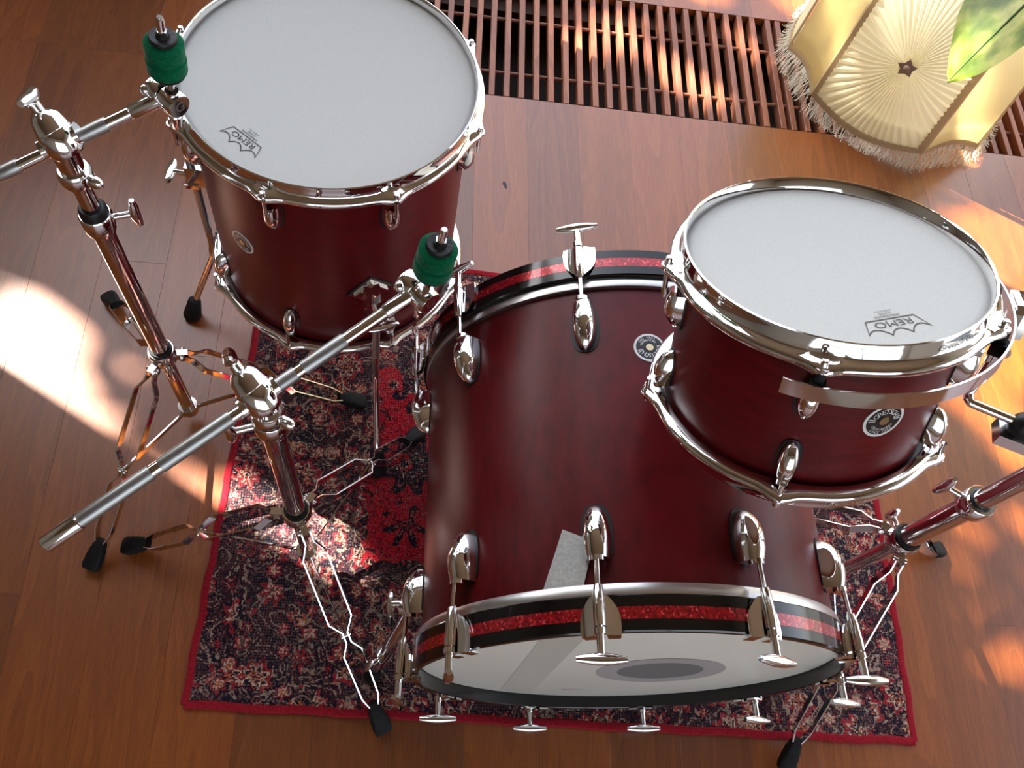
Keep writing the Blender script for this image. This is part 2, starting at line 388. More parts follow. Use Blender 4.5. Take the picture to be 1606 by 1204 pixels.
for k in range(-13, 14):
    x0 = 0.309 + k * PW
    ends = [-0.12]
    y = -0.12 - rp.random() * 0.7
    while True:
        y += 0.62 + rp.random() * 0.75
        if y > GY0 - 0.16: break
        if y > 0.02: ends.append(y)
    ends.append(GY0)
    for a, b_ in zip(ends, ends[1:]): plank(x0, x0 + PW, a, b_)
    if x0 + PW < -0.46: plank(x0, x0 + PW, GY0, WALL_Y)
    else: plank(x0, x0 + PW, GY1, WALL_Y)
# the rest of the room's floor, out of the photograph
far = MB()
far.box((X0, Y0, -0.018), (X1, -0.121, -0.0005)); far.box((X0, -0.121, -0.018), (-1.2, WALL_Y, -0.0005)); far.box((1.93, -0.121, -0.018), (X1, WALL_Y, -0.0005))
far.box((X0, Y0, -0.06), (X1, GY0 - 0.004, -0.0185))
far.box((X0, GY1 + 0.004, -0.06), (X1, WALL_Y, -0.0185)); far.box((X0, GY0 - 0.004, -0.06), (-0.475, GY1 + 0.004, -0.0185))
o = far.build('floor_area', PLANK, floor, 0); o['kind'] = 'stuff'
pit = MB()
pit.box((-0.47, GY0 - 0.002, -0.2), (1.93, GY1 + 0.002, -0.14)); pit.box((-0.47, GY0 - 0.004, -0.2), (1.93, GY0, -0.0186)); pit.box((-0.47, GY1, -0.2), (1.93, GY1 + 0.004, -0.0186)); pit.box((-0.474, GY0, -0.2), (-0.470, GY1, -0.0186))
struct(pit.build('floor_trench', PIT, None, 0), 'dark convector trench below the wooden grille')
mk = MB(); mk.add([(0.0035 * math.cos(a) * (1 + 0.25 * math.sin(3 * a)), 0.0095 * math.sin(a), 0.0004) for a in [2 * PI * i / 14 for i in range(14)]], [tuple(range(14))])
mk.build('ink_spot', STAIN, floor, 0, T(0.1543, 1.132, 0) @ rotz(0.35))

# walls with tall windows, all outside the frame; they carry the daylight
def wall_with_opening(name, along, fixed, a0, a1, o0, o1, z0, z1, thick):
    m = MB()
    def bx(u0, u1, w0, w1):
        if along == 'x': m.box((u0, min(fixed, fixed + thick), w0), (u1, max(fixed, fixed + thick), w1))
        else: m.box((min(fixed, fixed + thick), u0, w0), (max(fixed, fixed + thick), u1, w1))
    bx(a0, o0, -0.02, ZC); bx(o1, a1, -0.02, ZC); bx(o0, o1, z1, ZC)
    if z0 > 0: bx(o0, o1, -0.02, z0)
    return struct(m.build(name, WALL, None, 0))
wb = MB(); wb.box((X0, WALL_Y, -0.02), (-3.105, WALL_Y + 0.12, ZC)).box((2.55, WALL_Y, -0.02), (X1, WALL_Y + 0.12, ZC)).box((-3.105, WALL_Y, 3.35), (2.55, WALL_Y + 0.12, ZC)).box((-3.105, WALL_Y, -0.02), (-0.55, WALL_Y + 0.12, 1.25))
struct(wb.build('wall_back', WALL, None, 0))
struct(MB().box((X0 - 0.12, Y0, -0.02), (X0, WALL_Y, ZC)).build('wall_left', WALL, None, 0))
wall_with_opening('wall_right', 'y', X1, Y0, WALL_Y, -0.9, 1.5, 0.0, 2.3, 0.12)
wall_with_opening('wall_front', 'x', Y0, X0, X1, -0.7, 2.45, 0.3, 2.5, -0.12)
struct(MB().box((X0 - 0.12, Y0 - 0.12, ZC), (X1 + 0.12, WALL_Y + 0.12, ZC + 0.1)).build('ceiling', CEIL, None, 0))
def window(name, along, fixed, o0, o1, z0, z1, posts):
    r = empty(name, Matrix.Identity(4)); struct(r)
    def bar(nm, u0, u1, w0, w1):
        m = MB()
        if along == 'x': m.box((u0, fixed + 0.02, w0), (u1, fixed + 0.08, w1))
        else: m.box((fixed - 0.03, u0, w0), (fixed + 0.03, u1, w1))
        m.build(nm, FRAMEM, r, 0)
    bar('frame', o0, o1, z1 - 0.05, z1); bar('frame', o0, o1, z0, z0 + 0.05)
    for u in posts: bar('frame', u - 0.025, u + 0.025, z0 + 0.05, z1 - 0.05)
window('window_1', 'x', WALL_Y, -0.55, 2.55, 0.0, 3.35, (-0.525, 1.9, 2.52))
window('window_3', 'x', WALL_Y, -3.105, -0.55, 1.25, 3.35, ())
window('window_4', 'x', Y0 - 0.11, -0.7, 2.45, 0.3, 2.5, (-0.67, 0.87, 2.42))
window('window_2', 'y', X1 + 0.06, -0.9, 1.5, 0.0, 2.3, (-0.87, 0.3, 1.47))

# garden outside
g = MB().box((-30, -30, -0.5), (30, 30, -0.25)); struct(g.build('ground', LAWN, None, 0), 'grey terrace paving outside the windows')

# ------------------------------------------------------------------ rug
RUGC = V((0.2775, 0.510, 0)); RUG_ROT = math.atan2(0.101 - 0.127, 0.835 + 0.292) * 0.75
rug = empty('rug', T(*RUGC) @ rotz(RUG_ROT)); tag(rug, 'worn red and navy persian rug with a red bound edge under the drums', 'rug')
hx, hy = 0.5635, 0.397; nx, ny = 60, 44
rv = random.Random(5); vs_, fs = [], []
for j in range(ny + 1):
    for i in range(nx + 1):
        x = -hx + 2 * hx * i / nx; y = -hy + 2 * hy * j / ny
        vs_.append((x, y, 0.0052 + 0.0004 * math.sin(7 * x + 3 * y) + rv.uniform(-0.00015, 0.00015)))
for j in range(ny):
    for i in range(nx): a = j * (nx + 1) + i; fs.append((a, a + 1, a + nx + 2, a + nx + 1))
pile = MB().add(vs_, fs)
pile.build('pile', RUG, rug)
def binding(p0, p1):
    p0, p1 = V(p0), V(p1); n = 60; pts = []
    d = (p1 - p0).normalized(); s_ = V((-d.y, d.x, 0))
    for i in range(n + 1):
        q = p0 + (p1 - p0) * i / n
        pts.append(q + s_ * (0.0012 * math.sin(i * 0.9) + rv.uniform(-0.0005, 0.0005)))
    m = MB(); vs2, fs2 = [], []; K = 8
    for q in pts:
        for j in range(K):
            a = 2 * PI * j / K; vs2.append(q + s_ * 0.0065 * math.cos(a) + V((0, 0, 0.0040 + 0.0038 * math.sin(a))))
    for i in range(n):
        for j in range(K): a = i * K + j; b_ = i * K + (j + 1) % K; fs2.append((a, b_, b_ + K, a + K))
    fs2 += [tuple(range(K)), tuple(range(n * K, n * K + K))]
    m.add(vs2, fs2); m.build('bound_edge', RUGRED, rug)
binding((-hx, -hy, 0), (hx, -hy, 0)); binding((hx, -hy, 0), (hx, hy, 0)); binding((hx, hy, 0), (-hx, hy, 0)); binding((-hx, hy, 0), (-hx, -hy, 0))

# ------------------------------------------------------------------ convector grille
gr = empty('floor_grille', T(0.36, (GY0 + GY1) / 2, 0)); tag(gr, 'wooden slatted convector grille set into the floor', 'grille')
GI = T(-0.36, -(GY0 + GY1) / 2, 0)
sw = 0.0128
sm = MB()
c = 0.0008
L_ = (GY1 - GY0) - 0.004
pr = [(-sw / 2, -0.024), (sw / 2, -0.024), (sw / 2, -0.001), (sw / 2 - c, 0), (-sw / 2 + c, 0), (-sw / 2, -0.001)]
vs_ = [(x, -L_ / 2, z) for x, z in pr] + [(x, L_ / 2, z) for x, z in pr]
sm.add(vs_, [tuple(range(6))[::-1], tuple(range(6, 12))] + [(i, (i + 1) % 6, (i + 1) % 6 + 6, i + 6) for i in range(6)])
slat_me = sm.mesh('slat', SLAT, 0)
xs = [0.12 + 0.0327 * k for k in range(-17, 52)]
xs = [x for x in xs if not (0.77 < x < 0.785)] + [0.7812]
for x in sorted(xs): put('slat', slat_me, gr, T(x + rp.uniform(-0.0012, 0.0012) - 0.36, rp.uniform(-0.001, 0.001), 0.0004) @ rotz(rp.uniform(-0.002, 0.002)))
for y in (1.452, 1.618): MB().tube([(-0.445 - 0.36, y - (GY0 + GY1) / 2, -0.012), (1.9 - 0.36, y - (GY0 + GY1) / 2, -0.012)], 0.0042, 10).build('rod', SLAT, gr)
MB().box((-0.445, 1.672, -0.060), (1.9, GY1, -0.034)).build('ledge', DARKWOOD, gr, 0, GI)

# ------------------------------------------------------------------ drum parts
def hoop_mesh(name, Rb, angles, ear=0.0085, n=240):
    """die cast hoop, bead at z=0, flange hanging down to z=-0.027, with an ear at every lug"""
    base = [(-0.0035, -0.0005), (-0.002, 0.0008), (-0.0005, 0.0002), (0.0002, -0.003), (0.0006, -0.0125), (0.0022, -0.0145), (0.006, -0.0155), (0.0085, -0.0175), (0.0095, -0.0205), (0.0085, -0.0238), (0.005, -0.0262), (0.0, -0.0268), (-0.0035, -0.0262)]
    def fun(a):
        e = 0.0
        for t_ in angles:
            d = (a - t_ + PI) % (2 * PI) - PI; e = max(e, math.exp(-(d * Rb / 0.013) ** 2))
        out = []
        for i, (r, z) in enumerate(base):
            k = max(0.0, (r - 0.001) / 0.0085); out.append((Rb + r + ear * e * k, z + (0.002 * e if 5 <= i <= 7 else 0)))
        return out
    return MB().lathe(base, n, True, None, fun).mesh(name, CHROME, 50)
def lug_mesh(name, L, W, H):
    """bullet lug: x tangent, y towards the hoop, z outwards"""
    m = MB(); vs_, fs = [], []; n = 12; k = 14
    for i in range(k + 1):
        t_ = i / k                                   # 0 = round end, 1 = open end
        if t_ < 0.62: f = math.sqrt(max(0.0, 1 - ((0.62 - t_) / 0.62) ** 2))
        else: f = 1 - 0.16 * ((t_ - 0.62) / 0.38) ** 2
        f = max(f, 0.02); y = -L / 2 + L * t_
        for j in range(n + 1):
            a = PI * j / n; ca, sa = math.cos(a), math.sin(a)
            vs_.append((W / 2 * f * math.copysign(abs(ca) ** 0.75, ca), y, H * (0.25 + 0.75 * f) * f ** 0.4 * sa ** 0.8 if sa > 1e-6 else 0.0))
    for i in range(k):
        for j in range(n): a = i * (n + 1) + j; fs.append((a, a + 1, a + n + 2, a + n + 1))
    fs.append(tuple(range(k * (n + 1), (k + 1) * (n + 1)))[::-1])
    fs.append(tuple(range(n + 1)))
    m.add(vs_, fs)
    m.tube([(0, L / 2 - 0.001, H * 0.60), (0, L / 2 + 0.004, H * 0.60)], H * 0.32, 12)
    return m.mesh(name, CHROME, 45)
def gasket_mesh(L, W):
    poly = []
    for i in range(28):
        a = 2 * PI * i / 28; ca, sa = math.cos(a), math.sin(a)
        e = 0.45 if sa > 0 else 0.95
        poly.append((W / 2 * 1.14 * math.copysign(abs(ca) ** 0.7, ca), L / 2 * 1.05 * math.copysign(abs(sa) ** e, sa)))
    return MB().prism(poly, -0.002, 0.0012).mesh('gasket', BLACKPL, 40)
def surf(ang, R, h, flip=False):
    """frame on a cylinder about z: x tangent, y along +z (or -z), z outwards"""
    rd = V((math.cos(ang), math.sin(ang), 0)); y = V((0, 0, -1 if flip else 1)); x = y.cross(rd)
    return frameM(rd * R + V((0, 0, h)), x, y, rd)
def badge(parent, M, R, r=0.018):
    """round black and white badge bent to the shell: built flat in x,y, wrapped around the y axis of the drum"""
    def wrap(q): x, y, z = q; a = x / R; return (math.sin(a) * (R + z), y, math.cos(a) * (R + z) - R)
    def mk_(name, mat, vs_, fs, par):
        return MB().add([wrap(q) for q in vs_], fs).build(name, mat, par, 40, M if par is parent else None)
    def ring(r0, r1, z, n=40):
        vs_ = [(rr * math.cos(2 * PI * i / n), rr * math.sin(2 * PI * i / n), zz) for i in range(n) for rr, zz in ((r0, z), (r1, z), (r1, 0.0))]
        fs = []
        for i in range(n):
            j = (i + 1) % n; fs += [(3 * i, 3 * i + 1, 3 * j + 1, 3 * j), (3 * i + 1, 3 * i + 2, 3 * j + 2, 3 * j + 1)]
        return vs_, fs
    b = mk_('badge', BADGEBLK, *ring(0.0005, r * 0.88, 0.0006), parent)
    mk_('badge_rim', WHITE, *ring(r * 0.86, r, 0.0010), b)
    mk_('grommet', GROMMET, *ring(0.0002, r * 0.24, 0.0016, 24), b)
    def arc(txt, size, rr, a0, step, top=True):
        vs_, fs = [], []
        for i, ch in enumerate(txt):
            a = a0 - step * i if top else a0 + step * i
            gv, gf = glyphs(ch, size)
            R2 = Matrix.Rotation(a - PI / 2 if top else a + PI / 2, 3, 'Z'); c_ = V((rr * math.cos(a), rr * math.sin(a), 0.0011)); o_ = len(vs_)
            vs_ += [R2 @ V(q) + c_ for q in gv]; fs += [tuple(k + o_ for k in f) for f in gf]
        return vs_, fs
    v1, f1 = arc('GRETSCH', r * 0.40, r * 0.44, rad(147), rad(19))
    v2, f2 = arc('DRUM MAKERS', r * 0.2, r * 0.62, rad(215), rad(11), False)
    v3, f3 = arc('SINCE 1883', r * 0.2, r * 0.80, rad(226), rad(9.5), False)
    lt = MB().add([wrap(q) for q in v1], f1).add([wrap(q) for q in v2], f2).add([wrap(q) for q in v3], f3)
    for a in (168, 178, 2, 12):
        d = V((math.cos(rad(a)), math.sin(rad(a)), 0)); n_ = V((-d.y, d.x, 0)) * r * 0.025
        lt.add([wrap(q) for q in (d * r * 0.46 + n_ + V((0, 0, .0011)), d * r * 0.8 + n_ + V((0, 0, .0011)), d * r * 0.8 - n_ + V((0, 0, .0011)), d * r * 0.46 - n_ + V((0, 0, .0011)))], [(0, 1, 2, 3)])
    o_ = lt.build('lettering', WHITE, b, 0); return b
def crown_logo(parent, M, ink=INK):
    """crown shaped maker's mark, base line at y=0, points up"""
    m = MB(); w_ = 0.0012
    pts = [(-0.0225, 0.0), (0.0225, 0.0), (0.0290, 0.0165)]
    def arc(p0, p1, sag, n=10):
        (x0, y0), (x1, y1) = p0, p1
        return [(x0 + (x1 - x0) * i / n, y0 + (y1 - y0) * i / n - sag * math.sin(PI * i / n) ** 0.8) for i in range(1, n + 1)]
    tips = [(0.0290, 0.0165), (0.0095, 0.0200), (-0.0095, 0.0200), (-0.0290, 0.0165)]
    for a, b_ in zip(tips, tips[1:]): pts += arc(a, b_, 0.0068)
    stroke(m, pts[:-1] if pts[-1] == pts[0] else pts, w_, 0, True)
    gv, gf = glyphs('REMO', 0.0112); m.add([(x * 1.18, y * 0.95 + 0.0028, 0) for x, y, z in gv], gf)
    for body, size, y in (('AMBASSADOR', 0.0038, -0.0048), ('COATED', 0.0030, -0.0082), ('MADE IN U.S.A.', 0.0024, -0.0112)):
        gv, gf = glyphs(body, size); m.add([(x, q + y, 0) for x, q, z in gv], gf)
    return m.build('maker_mark', ink, parent, 0, M)
def rod_mesh(Lr):
    m = MB(); m.tube([(0, -Lr, 0), (0, 0, 0)], 0.0025, 10)
    m.tube([(0, 0.0, 0), (0, 0.0025, 0)], 0.0062, 14); m.tube([(0, 0.0025, 0), (0, 0.004, 0), (0, 0.005, 0), (0, 0.0092, 0), (0, 0.0100, 0)], [0.0046, 0.0040, 0.0034, 0.0034, 0.0026], 10)
    return m.mesh('tension_rod', CHROME, 40)
def drum(root, Rs, Rb, top, depth, angles_t, angles_b, lug_t, lug_b, LL, LW, LH):
    """upright drum in root coordinates: bead of the top hoop at z=top, of the bottom hoop at z=top-depth"""
    bot = top - depth
    MB().lathe([(Rs, bot + 0.013), (Rs, top - 0.013), (Rs - 0.006, top - 0.013), (Rs - 0.006, bot + 0.013)], 128).build('shell', SHELL, root, 50)
    hd = MB(); hd.lathe([(Rb - 0.0030, top - 0.016), (Rb - 0.0035, top - 0.0125), (Rb - 0.0085, top - 0.0105), (Rb - 0.011, top - 0.0112)], 128, False); hd.disc(Rb - 0.011, top - 0.0112, 128)
    head = hd.build('batter_head', HEAD, root, 50)
    b2 = MB(); b2.lathe([(Rb - 0.0030, bot + 0.016), (Rb - 0.0035, bot + 0.0125), (Rb - 0.011, bot + 0.0112)], 96, False); b2.disc(Rb - 0.011, bot + 0.0112, 96, None, False)
    b2.build('resonant_head', HEAD2, root, 50)
    ht = put('hoop', hoop_mesh('hoop', Rb, angles_t), root, T(0, 0, top))
    hb = put('hoop', hoop_mesh('hoop', Rb, [-a for a in angles_b]), root, T(0, 0, bot) @ Matrix.Rotation(PI, 4, 'X'))
    lm = lug_mesh('lug', LL, LW, LH); gm = gasket_mesh(LL, LW)
    for angs, hz, flip, edge in ((angles_t, lug_t, False, top), (angles_b, lug_b, True, bot)):
        sgn = -1 if flip else 1; Lr = abs(edge - sgn * 0.0190 - hz) - LL / 2 + 0.004; rm = rod_mesh(Lr)
        for a in angs:
            lg = put('lug', lm, root, surf(a, Rs, hz, flip)); put('gasket', gm, lg)
            put('tension_rod', rm, root, surf(a, Rb + 0.0120, edge - sgn * 0.0190, flip))
    return head, ht, hb

# ------------------------------------------------------------------ floor tom
nF = V((0.0045, 0.0222, 0.9997)).normalized()
cF = V((-0.13174, 0.81055, 0.57139)); H0 = cF.z / nF.z; bF = cF - nF * H0
xF = (V((1, 0, 0)) - nF * nF.x).normalized()
FTM = frameM(bF, xF, nF.cross(xF), nF); FTI = FTM.inverted()
ft = empty('floor_tom', FTM); tag(ft, 'dark red floor tom with white head standing on three chrome legs', 'drum')
aT = [rad(-106 + 45 * k) for k in range(8)]
head, _, _ = drum(ft, 0.1778, 0.1865, H0, 0.384, aT, aT, H0 - 0.072, H0 - 0.384 + 0.072, 0.046, 0.021, 0.019)
a = rad(-127.2); crown_logo(head, frameM(V((math.cos(a), math.sin(a), 0)) * 0.1385 + V((0, 0, H0 - 0.0108)), V((math.sin(a), -math.cos(a), 0)), V((math.cos(a), math.sin(a), 0)), V((0, 0, 1))))
badge(ft, surf(rad(-126.4), 0.1778, H0 - 0.176), 0.1778, 0.0185)
def ft_leg(az_, foot, top):
    rd = V((math.cos(rad(az_)), math.sin(rad(az_)), 0)); R = 0.207
    f = FTI @ V(foot); f0 = rd * R
    p = [f0 + V((0, 0, top)), f0 + V((0, 0, 0.175)), f0 + V((0, 0, 0.155)) + rd * 0.003, f0 + V((0, 0, 0.14)) + (f - f0).normalized() * 0.004, f0.lerp(f, 0.85) + V((0, 0, 0.035))]
    p[4].z = 0.032
    lg = MB().tube(p, 0.0055, 14).build('leg', CHROME, ft)
    MB().tube([p[0] - V((0, 0, 0.004)), p[1] + V((0, 0, 0.03))], 0.0059, 14).build('knurled_section', STEEL, lg)
    d = (f - p[4]).normalized()
    MB().tube([p[4] - d * 0.012, p[4] - d * 0.010, p[4] + d * 0.004, f - d * 0.006, f + V((0, 0, 0.0005))], [0.0085, 0.0105, 0.0125, 0.0155, 0.0135], 18).build('rubber_foot', RUBBER, lg)
    # bracket: diamond plate, clamp block and wing screw
    hz = H0 - 0.227
    M = surf(rad(az_), 0.1778, hz)
    s_ = 0.030
    br = MB().prism([(-s_, 0), (0, -s_), (s_, 0), (0, s_)], 0, 0.003, M).prism([(-s_ * .8, 0), (0, -s_ * .8), (s_ * .8, 0), (0, s_ * .8)], 0.003, 0.007, M)
    br.box((-0.011, -0.019, 0.006), (0.011, 0.019, 0.036), M).box((-0.014, -0.022, 0.020), (0.014, -0.014, 0.040), M)
    b = br.build('leg_bracket', CHROME, ft, 30)
    put('gasket', MB().prism([(-s_ * 1.1, 0), (0, -s_ * 1.1), (s_ * 1.1, 0), (0, s_ * 1.1)], -0.002, 0.0008, M).mesh('gasket', BLACKPL, 30), b)
    ws = MB().tube([M @ V((0, -0.004, 0.03)), M @ V((0, -0.004, 0.056))], 0.0045, 12); ws.ball((0, 0, 0), (0.024, 0.0042, 0.007), 18, 10, M @ T(0, -0.004, 0.060))
    ws.build('wing_screw', CHROME, b)
ft_leg(-69, (-0.048, 0.497, 0.0), H0 - 0.192)
ft_leg(178, (-0.397, 0.767, 0.0), H0 - 0.10)
ft_leg(52, (0.035, 1.03, 0.0), H0 - 0.13)

# ------------------------------------------------------------------ bass drum
AX = V((0.0228, -0.9989, 0.0412)).normalized(); cB = V((0.28873, 0.14343, 0.29392))
bx_ = (V((1, 0, 0)) - AX * AX.x).normalized(); by_ = -AX; bz_ = bx_.cross(by_)
BH = cB.z / bz_.z
BDM = frameM(cB - bz_ * BH, bx_, by_, bz_)
bd = empty('bass_drum', BDM); tag(bd, 'large dark red bass drum lying on its side with red striped black hoops', 'drum')
BR = 0.254; BHR = 0.2655; BL = 0.4575
DR = T(0, 0, BH) @ Matrix.Rotation(-PI / 2, 4, 'X')        # drum axis frame: local z runs from the front edge backwards, x right, -y up
def bdsurf(ang, R, y, flip=False):
    """frame on the drum: x tangent, y along the axis (to the back, or to the front when flip), z outwards. ang from +x, up = 90"""
    rd = V((math.cos(ang), 0, math.sin(ang))); yy = V((0, -1 if flip else 1, 0)); return frameM(rd * R + V((0, y, BH)), yy.cross(rd), yy, rd)
MB().lathe([(BR, 0.026), (BR, BL - 0.026), (BR - 0.007, BL - 0.026), (BR - 0.007, 0.026)], 160, True, DR).build('shell', SHELL, bd, 50)
HW = 0.037
def bhoop(front):
    y0, y1 = (0.0, HW) if front else (BL - HW, BL)
    hp = MB().lathe([(BHR - 0.0085, y0 + 0.001), (BHR - 0.0075, y0), (BHR - 0.0015, y0), (BHR, y0 + 0.0015), (BHR, y0 + HW * .33), (BHR - 0.0006, y0 + HW * .332), (BHR - 0.0006, y0 + HW * .668), (BHR, y0 + HW * .67), (BHR, y1 - 0.0015), (BHR - 0.0015, y1), (BHR - 0.0085, y1)], 180, True, DR).build('wood_hoop', BLACKLAC, bd, 30)
    MB().lathe([(BHR - 0.0007, y0 + HW * .331), (BHR - 0.0001, y0 + HW * .334), (BHR - 0.0001, y0 + HW * .666), (BHR - 0.0007, y0 + HW * .669)], 180, True, DR).build('sparkle_inlay', SPARKLE, hp, 30)
    yc0, yc1 = (HW, HW + 0.0125) if front else (BL - HW - 0.0125, BL - HW)
    MB().lathe([(BR + 0.0002, yc0), (BHR - 0.0055, yc0), (BHR - 0.0045, (yc0 + yc1) / 2), (BHR - 0.0065, yc1), (BR + 0.0002, yc1)], 180, True, DR).build('head_collar', ALU, bd, 50)
    yh = 0.0165 if front else BL - 0.0165
    hd = MB().lathe([(BHR - 0.0088, yh + (0.012 if front else -0.012)), (BHR - 0.0095, yh + (0.002 if front else -0.002)), (BHR - 0.014, yh)], 160, False, DR); hd.disc(BHR - 0.014, yh, 160, DR)
    return hd.build('front_head' if front else 'rear_head', HEAD2, bd, 40)
fhead = bhoop(True); bhoop(False)
FHM = T(0, 0.0162, BH) @ Matrix.Rotation(PI / 2, 4, 'X')     # head plane: x right, y up, z to the viewer
def ringd(r0, r1, z, n=72): return MB().lathe([(r0, z), (r1, z)], n, False)
ringd(0.055, 0.083, 0.0001).build('dot_rim', LIGHTINK, fhead, 0, FHM @ T(0.056, -0.036, 0))
MB().disc(0.0555, 0.0001, 72).build('black_dot', GREYINK, fhead, 0, FHM @ T(0.056, -0.036, 0))
gv, gf = glyphs('REMO U.S.A.', 0.006); MB().add(gv, gf).build('maker_mark', INK, fhead, 0, FHM @ T(-0.028, -0.19, 0.0002))
MB().add([(-0.130, 0.252 * 0 + 0.206, 0.0001), (-0.083, 0.228, 0.0001), (-0.083, -0.228, 0.0001), (-0.130, -0.206, 0.0001)], [(0, 1, 2, 3)]).build('damper_band', simple('ivory film over felt', (0.52, 0.50, 0.44), 0.45), fhead, 0, FHM)
bang = [rad(109.6 + 36 * k) for k in range(10)]
lugb = lug_mesh('lug', 0.060, 0.030, 0.026); gasb = gasket_mesh(0.060, 0.030)
def claw_mesh():
    m = MB()
    # x tangent, y to the back of the drum from the hoop's front edge (0) inwards, z outwards from the hoop surface
    def bend(x, y, z): a = x / BHR; return (math.sin(a) * (BHR + z), y, math.cos(a) * (BHR + z) - BHR)
    for sgn in (-1, 1):
        rows = [(-0.0035, 0.0055, 0.019), (0.004, 0.0055, 0.020), (0.014, 0.0055, 0.0195), (0.022, 0.0045, 0.0175), (0.030, 0.002, 0.0125), (0.037, 0.0, 0.006)]
        vs_, fs = [], []; K = 5
        def zz(x, y): return 0.0006 + 0.006 * max(0.0, 1 - abs(x) / 0.016)
        for y, xa, xb in rows:
            for i in range(K): x = xa + (xb - xa) * i / (K - 1); vs_.append(bend(sgn * x, y, zz(x, y) + 0.0022))
        # hook over the front edge of the hoop
        hook = []
        y, xa, xb = rows[0]
        for dz in (-0.004, -0.013):
            for i in range(K): x = xa + (xb - xa) * i / (K - 1); hook.append(bend(sgn * x * (0.96 if dz < -0.01 else 1), -0.0035, dz))
        vs_ = hook[K:] + hook[:K] + vs_; n = len(rows) + 2
        for j in range(n - 1):
            for i in range(K - 1): a = j * K + i; fs.append((a, a + 1, a + K + 1, a + K))
        # thickness
        tv = [V(q) + (V((0, 0.0022, 0)) if k < 2 * K else V((0, 0, -0.0022))) for k, q in enumerate(vs_)]
        o_ = len(vs_); fs2 = [tuple(i + o_ for i in f)[::-1] for f in fs]
        rim = [j * K for j in range(n)] + [(n - 1) * K + i for i in range(1, K)] + [j * K + K - 1 for j in range(n - 2, -1, -1)] + list(range(K - 2, 0, -1))
        fs3 = [(rim[i], rim[(i + 1) % len(rim)], rim[(i + 1) % len(rim)] + o_, rim[i] + o_) for i in range(len(rim))]
        m.add(vs_ + [tuple(q) for q in tv], fs + fs2 + fs3)
    m.tube([(0, 0.004, 0.0125), (0, 0.012, 0.0125), (0, 0.034, 0.0115), (0, 0.044, 0.0105)], [0.0060, 0.0062, 0.0056, 0.0047], 14)
    return m.mesh('claw', CHROME, 45)
def trod_mesh():
    m = MB(); m.tube([(0, -0.022, 0.0135), (0, 0.080, 0.0075)], 0.0028, 10)
    m.tube([(0, -0.024, 0.0136), (0, -0.004, 0.0132)], 0.0042, 12); m.tube([(0, -0.004, 0.0132), (0, 0.002, 0.013)], 0.0058, 12)
    return m.mesh('tension_rod', CHROME, 40)
def thandle_mesh():
    m = MB(); k = 12; m.tube([(-0.025 + 0.050 * i / k, -0.027, 0.0136) for i in range(k + 1)], [0.0030 + 0.0030 * math.sin(PI * i / k) for i in range(k + 1)], 12); return m.mesh('t_handle', CHROME, 45)
clawm = claw_mesh(); trm = trod_mesh(); thm = thandle_mesh()
for side, yl, y0 in ((False, 0.104, 0.0), (True, BL - 0.104, BL)):
    for k, a in enumerate(bang):
        lg = put('lug', lugb, bd, bdsurf(a, BR, yl, not side)); put('gasket', gasb, lg)
        M = bdsurf(a, BHR, y0, side)
        put('claw', clawm, bd, M)
        tr = put('tension_rod', trm, bd, M)
        put('t_handle', thm, tr, T(0, 0, 0.0136) @ Matrix.Rotation((a - PI / 2 + rad((0, 88, 80, 0, 4, -3, 28, 25, 4, 28)[k])) if not side else rp.uniform(-0.15, 0.15), 4, 'Y') @ T(0, 0, -0.0136))
badge(bd, bdsurf(rad(93), BR, 0.325) @ rotz(rad(196)), BR, 0.0185)
# white felt damper strip coming out from under the front hoop
q4 = [(122.8, 0.050), (113.2, 0.050), (110.4, 0.094), (117.4, 0.110)]
def felt_pt(u, v, z):
    a0, y0 = q4[0]; a1, y1 = q4[1]; a2, y2 = q4[2]; a3, y3 = q4[3]
    a = (1 - v) * ((1 - u) * a0 + u * a1) + v * ((1 - u) * a3 + u * a2); y = (1 - v) * ((1 - u) * y0 + u * y1) + v * ((1 - u) * y3 + u * y2)
    R = BR + 0.0015 + z + 0.003 * v * v; return (R * math.cos(rad(a)), y, BH + R * math.sin(rad(a)))
vs_, fs = [], []
for z in (0, 0.0015):
    for j in range(7):
        for i in range(7): vs_.append(felt_pt(i / 6, j / 6, z))
for j in range(6):
    for i in range(6):
        a = j * 7 + i; fs += [(a, a + 1, a + 8, a + 7), (a + 49, a + 56, a + 57, a + 50)]
rim = list(range(7)) + [j * 7 + 6 for j in range(1, 7)] + [42 + i for i in range(5, -1, -1)] + [j * 7 for j in range(5, 0, -1)]
fs += [(rim[i], rim[(i + 1) % 24], rim[(i + 1) % 24] + 49, rim[i] + 49) for i in range(24)]
MB().add(vs_, fs).build('felt_strip', FELT, bd, 30)
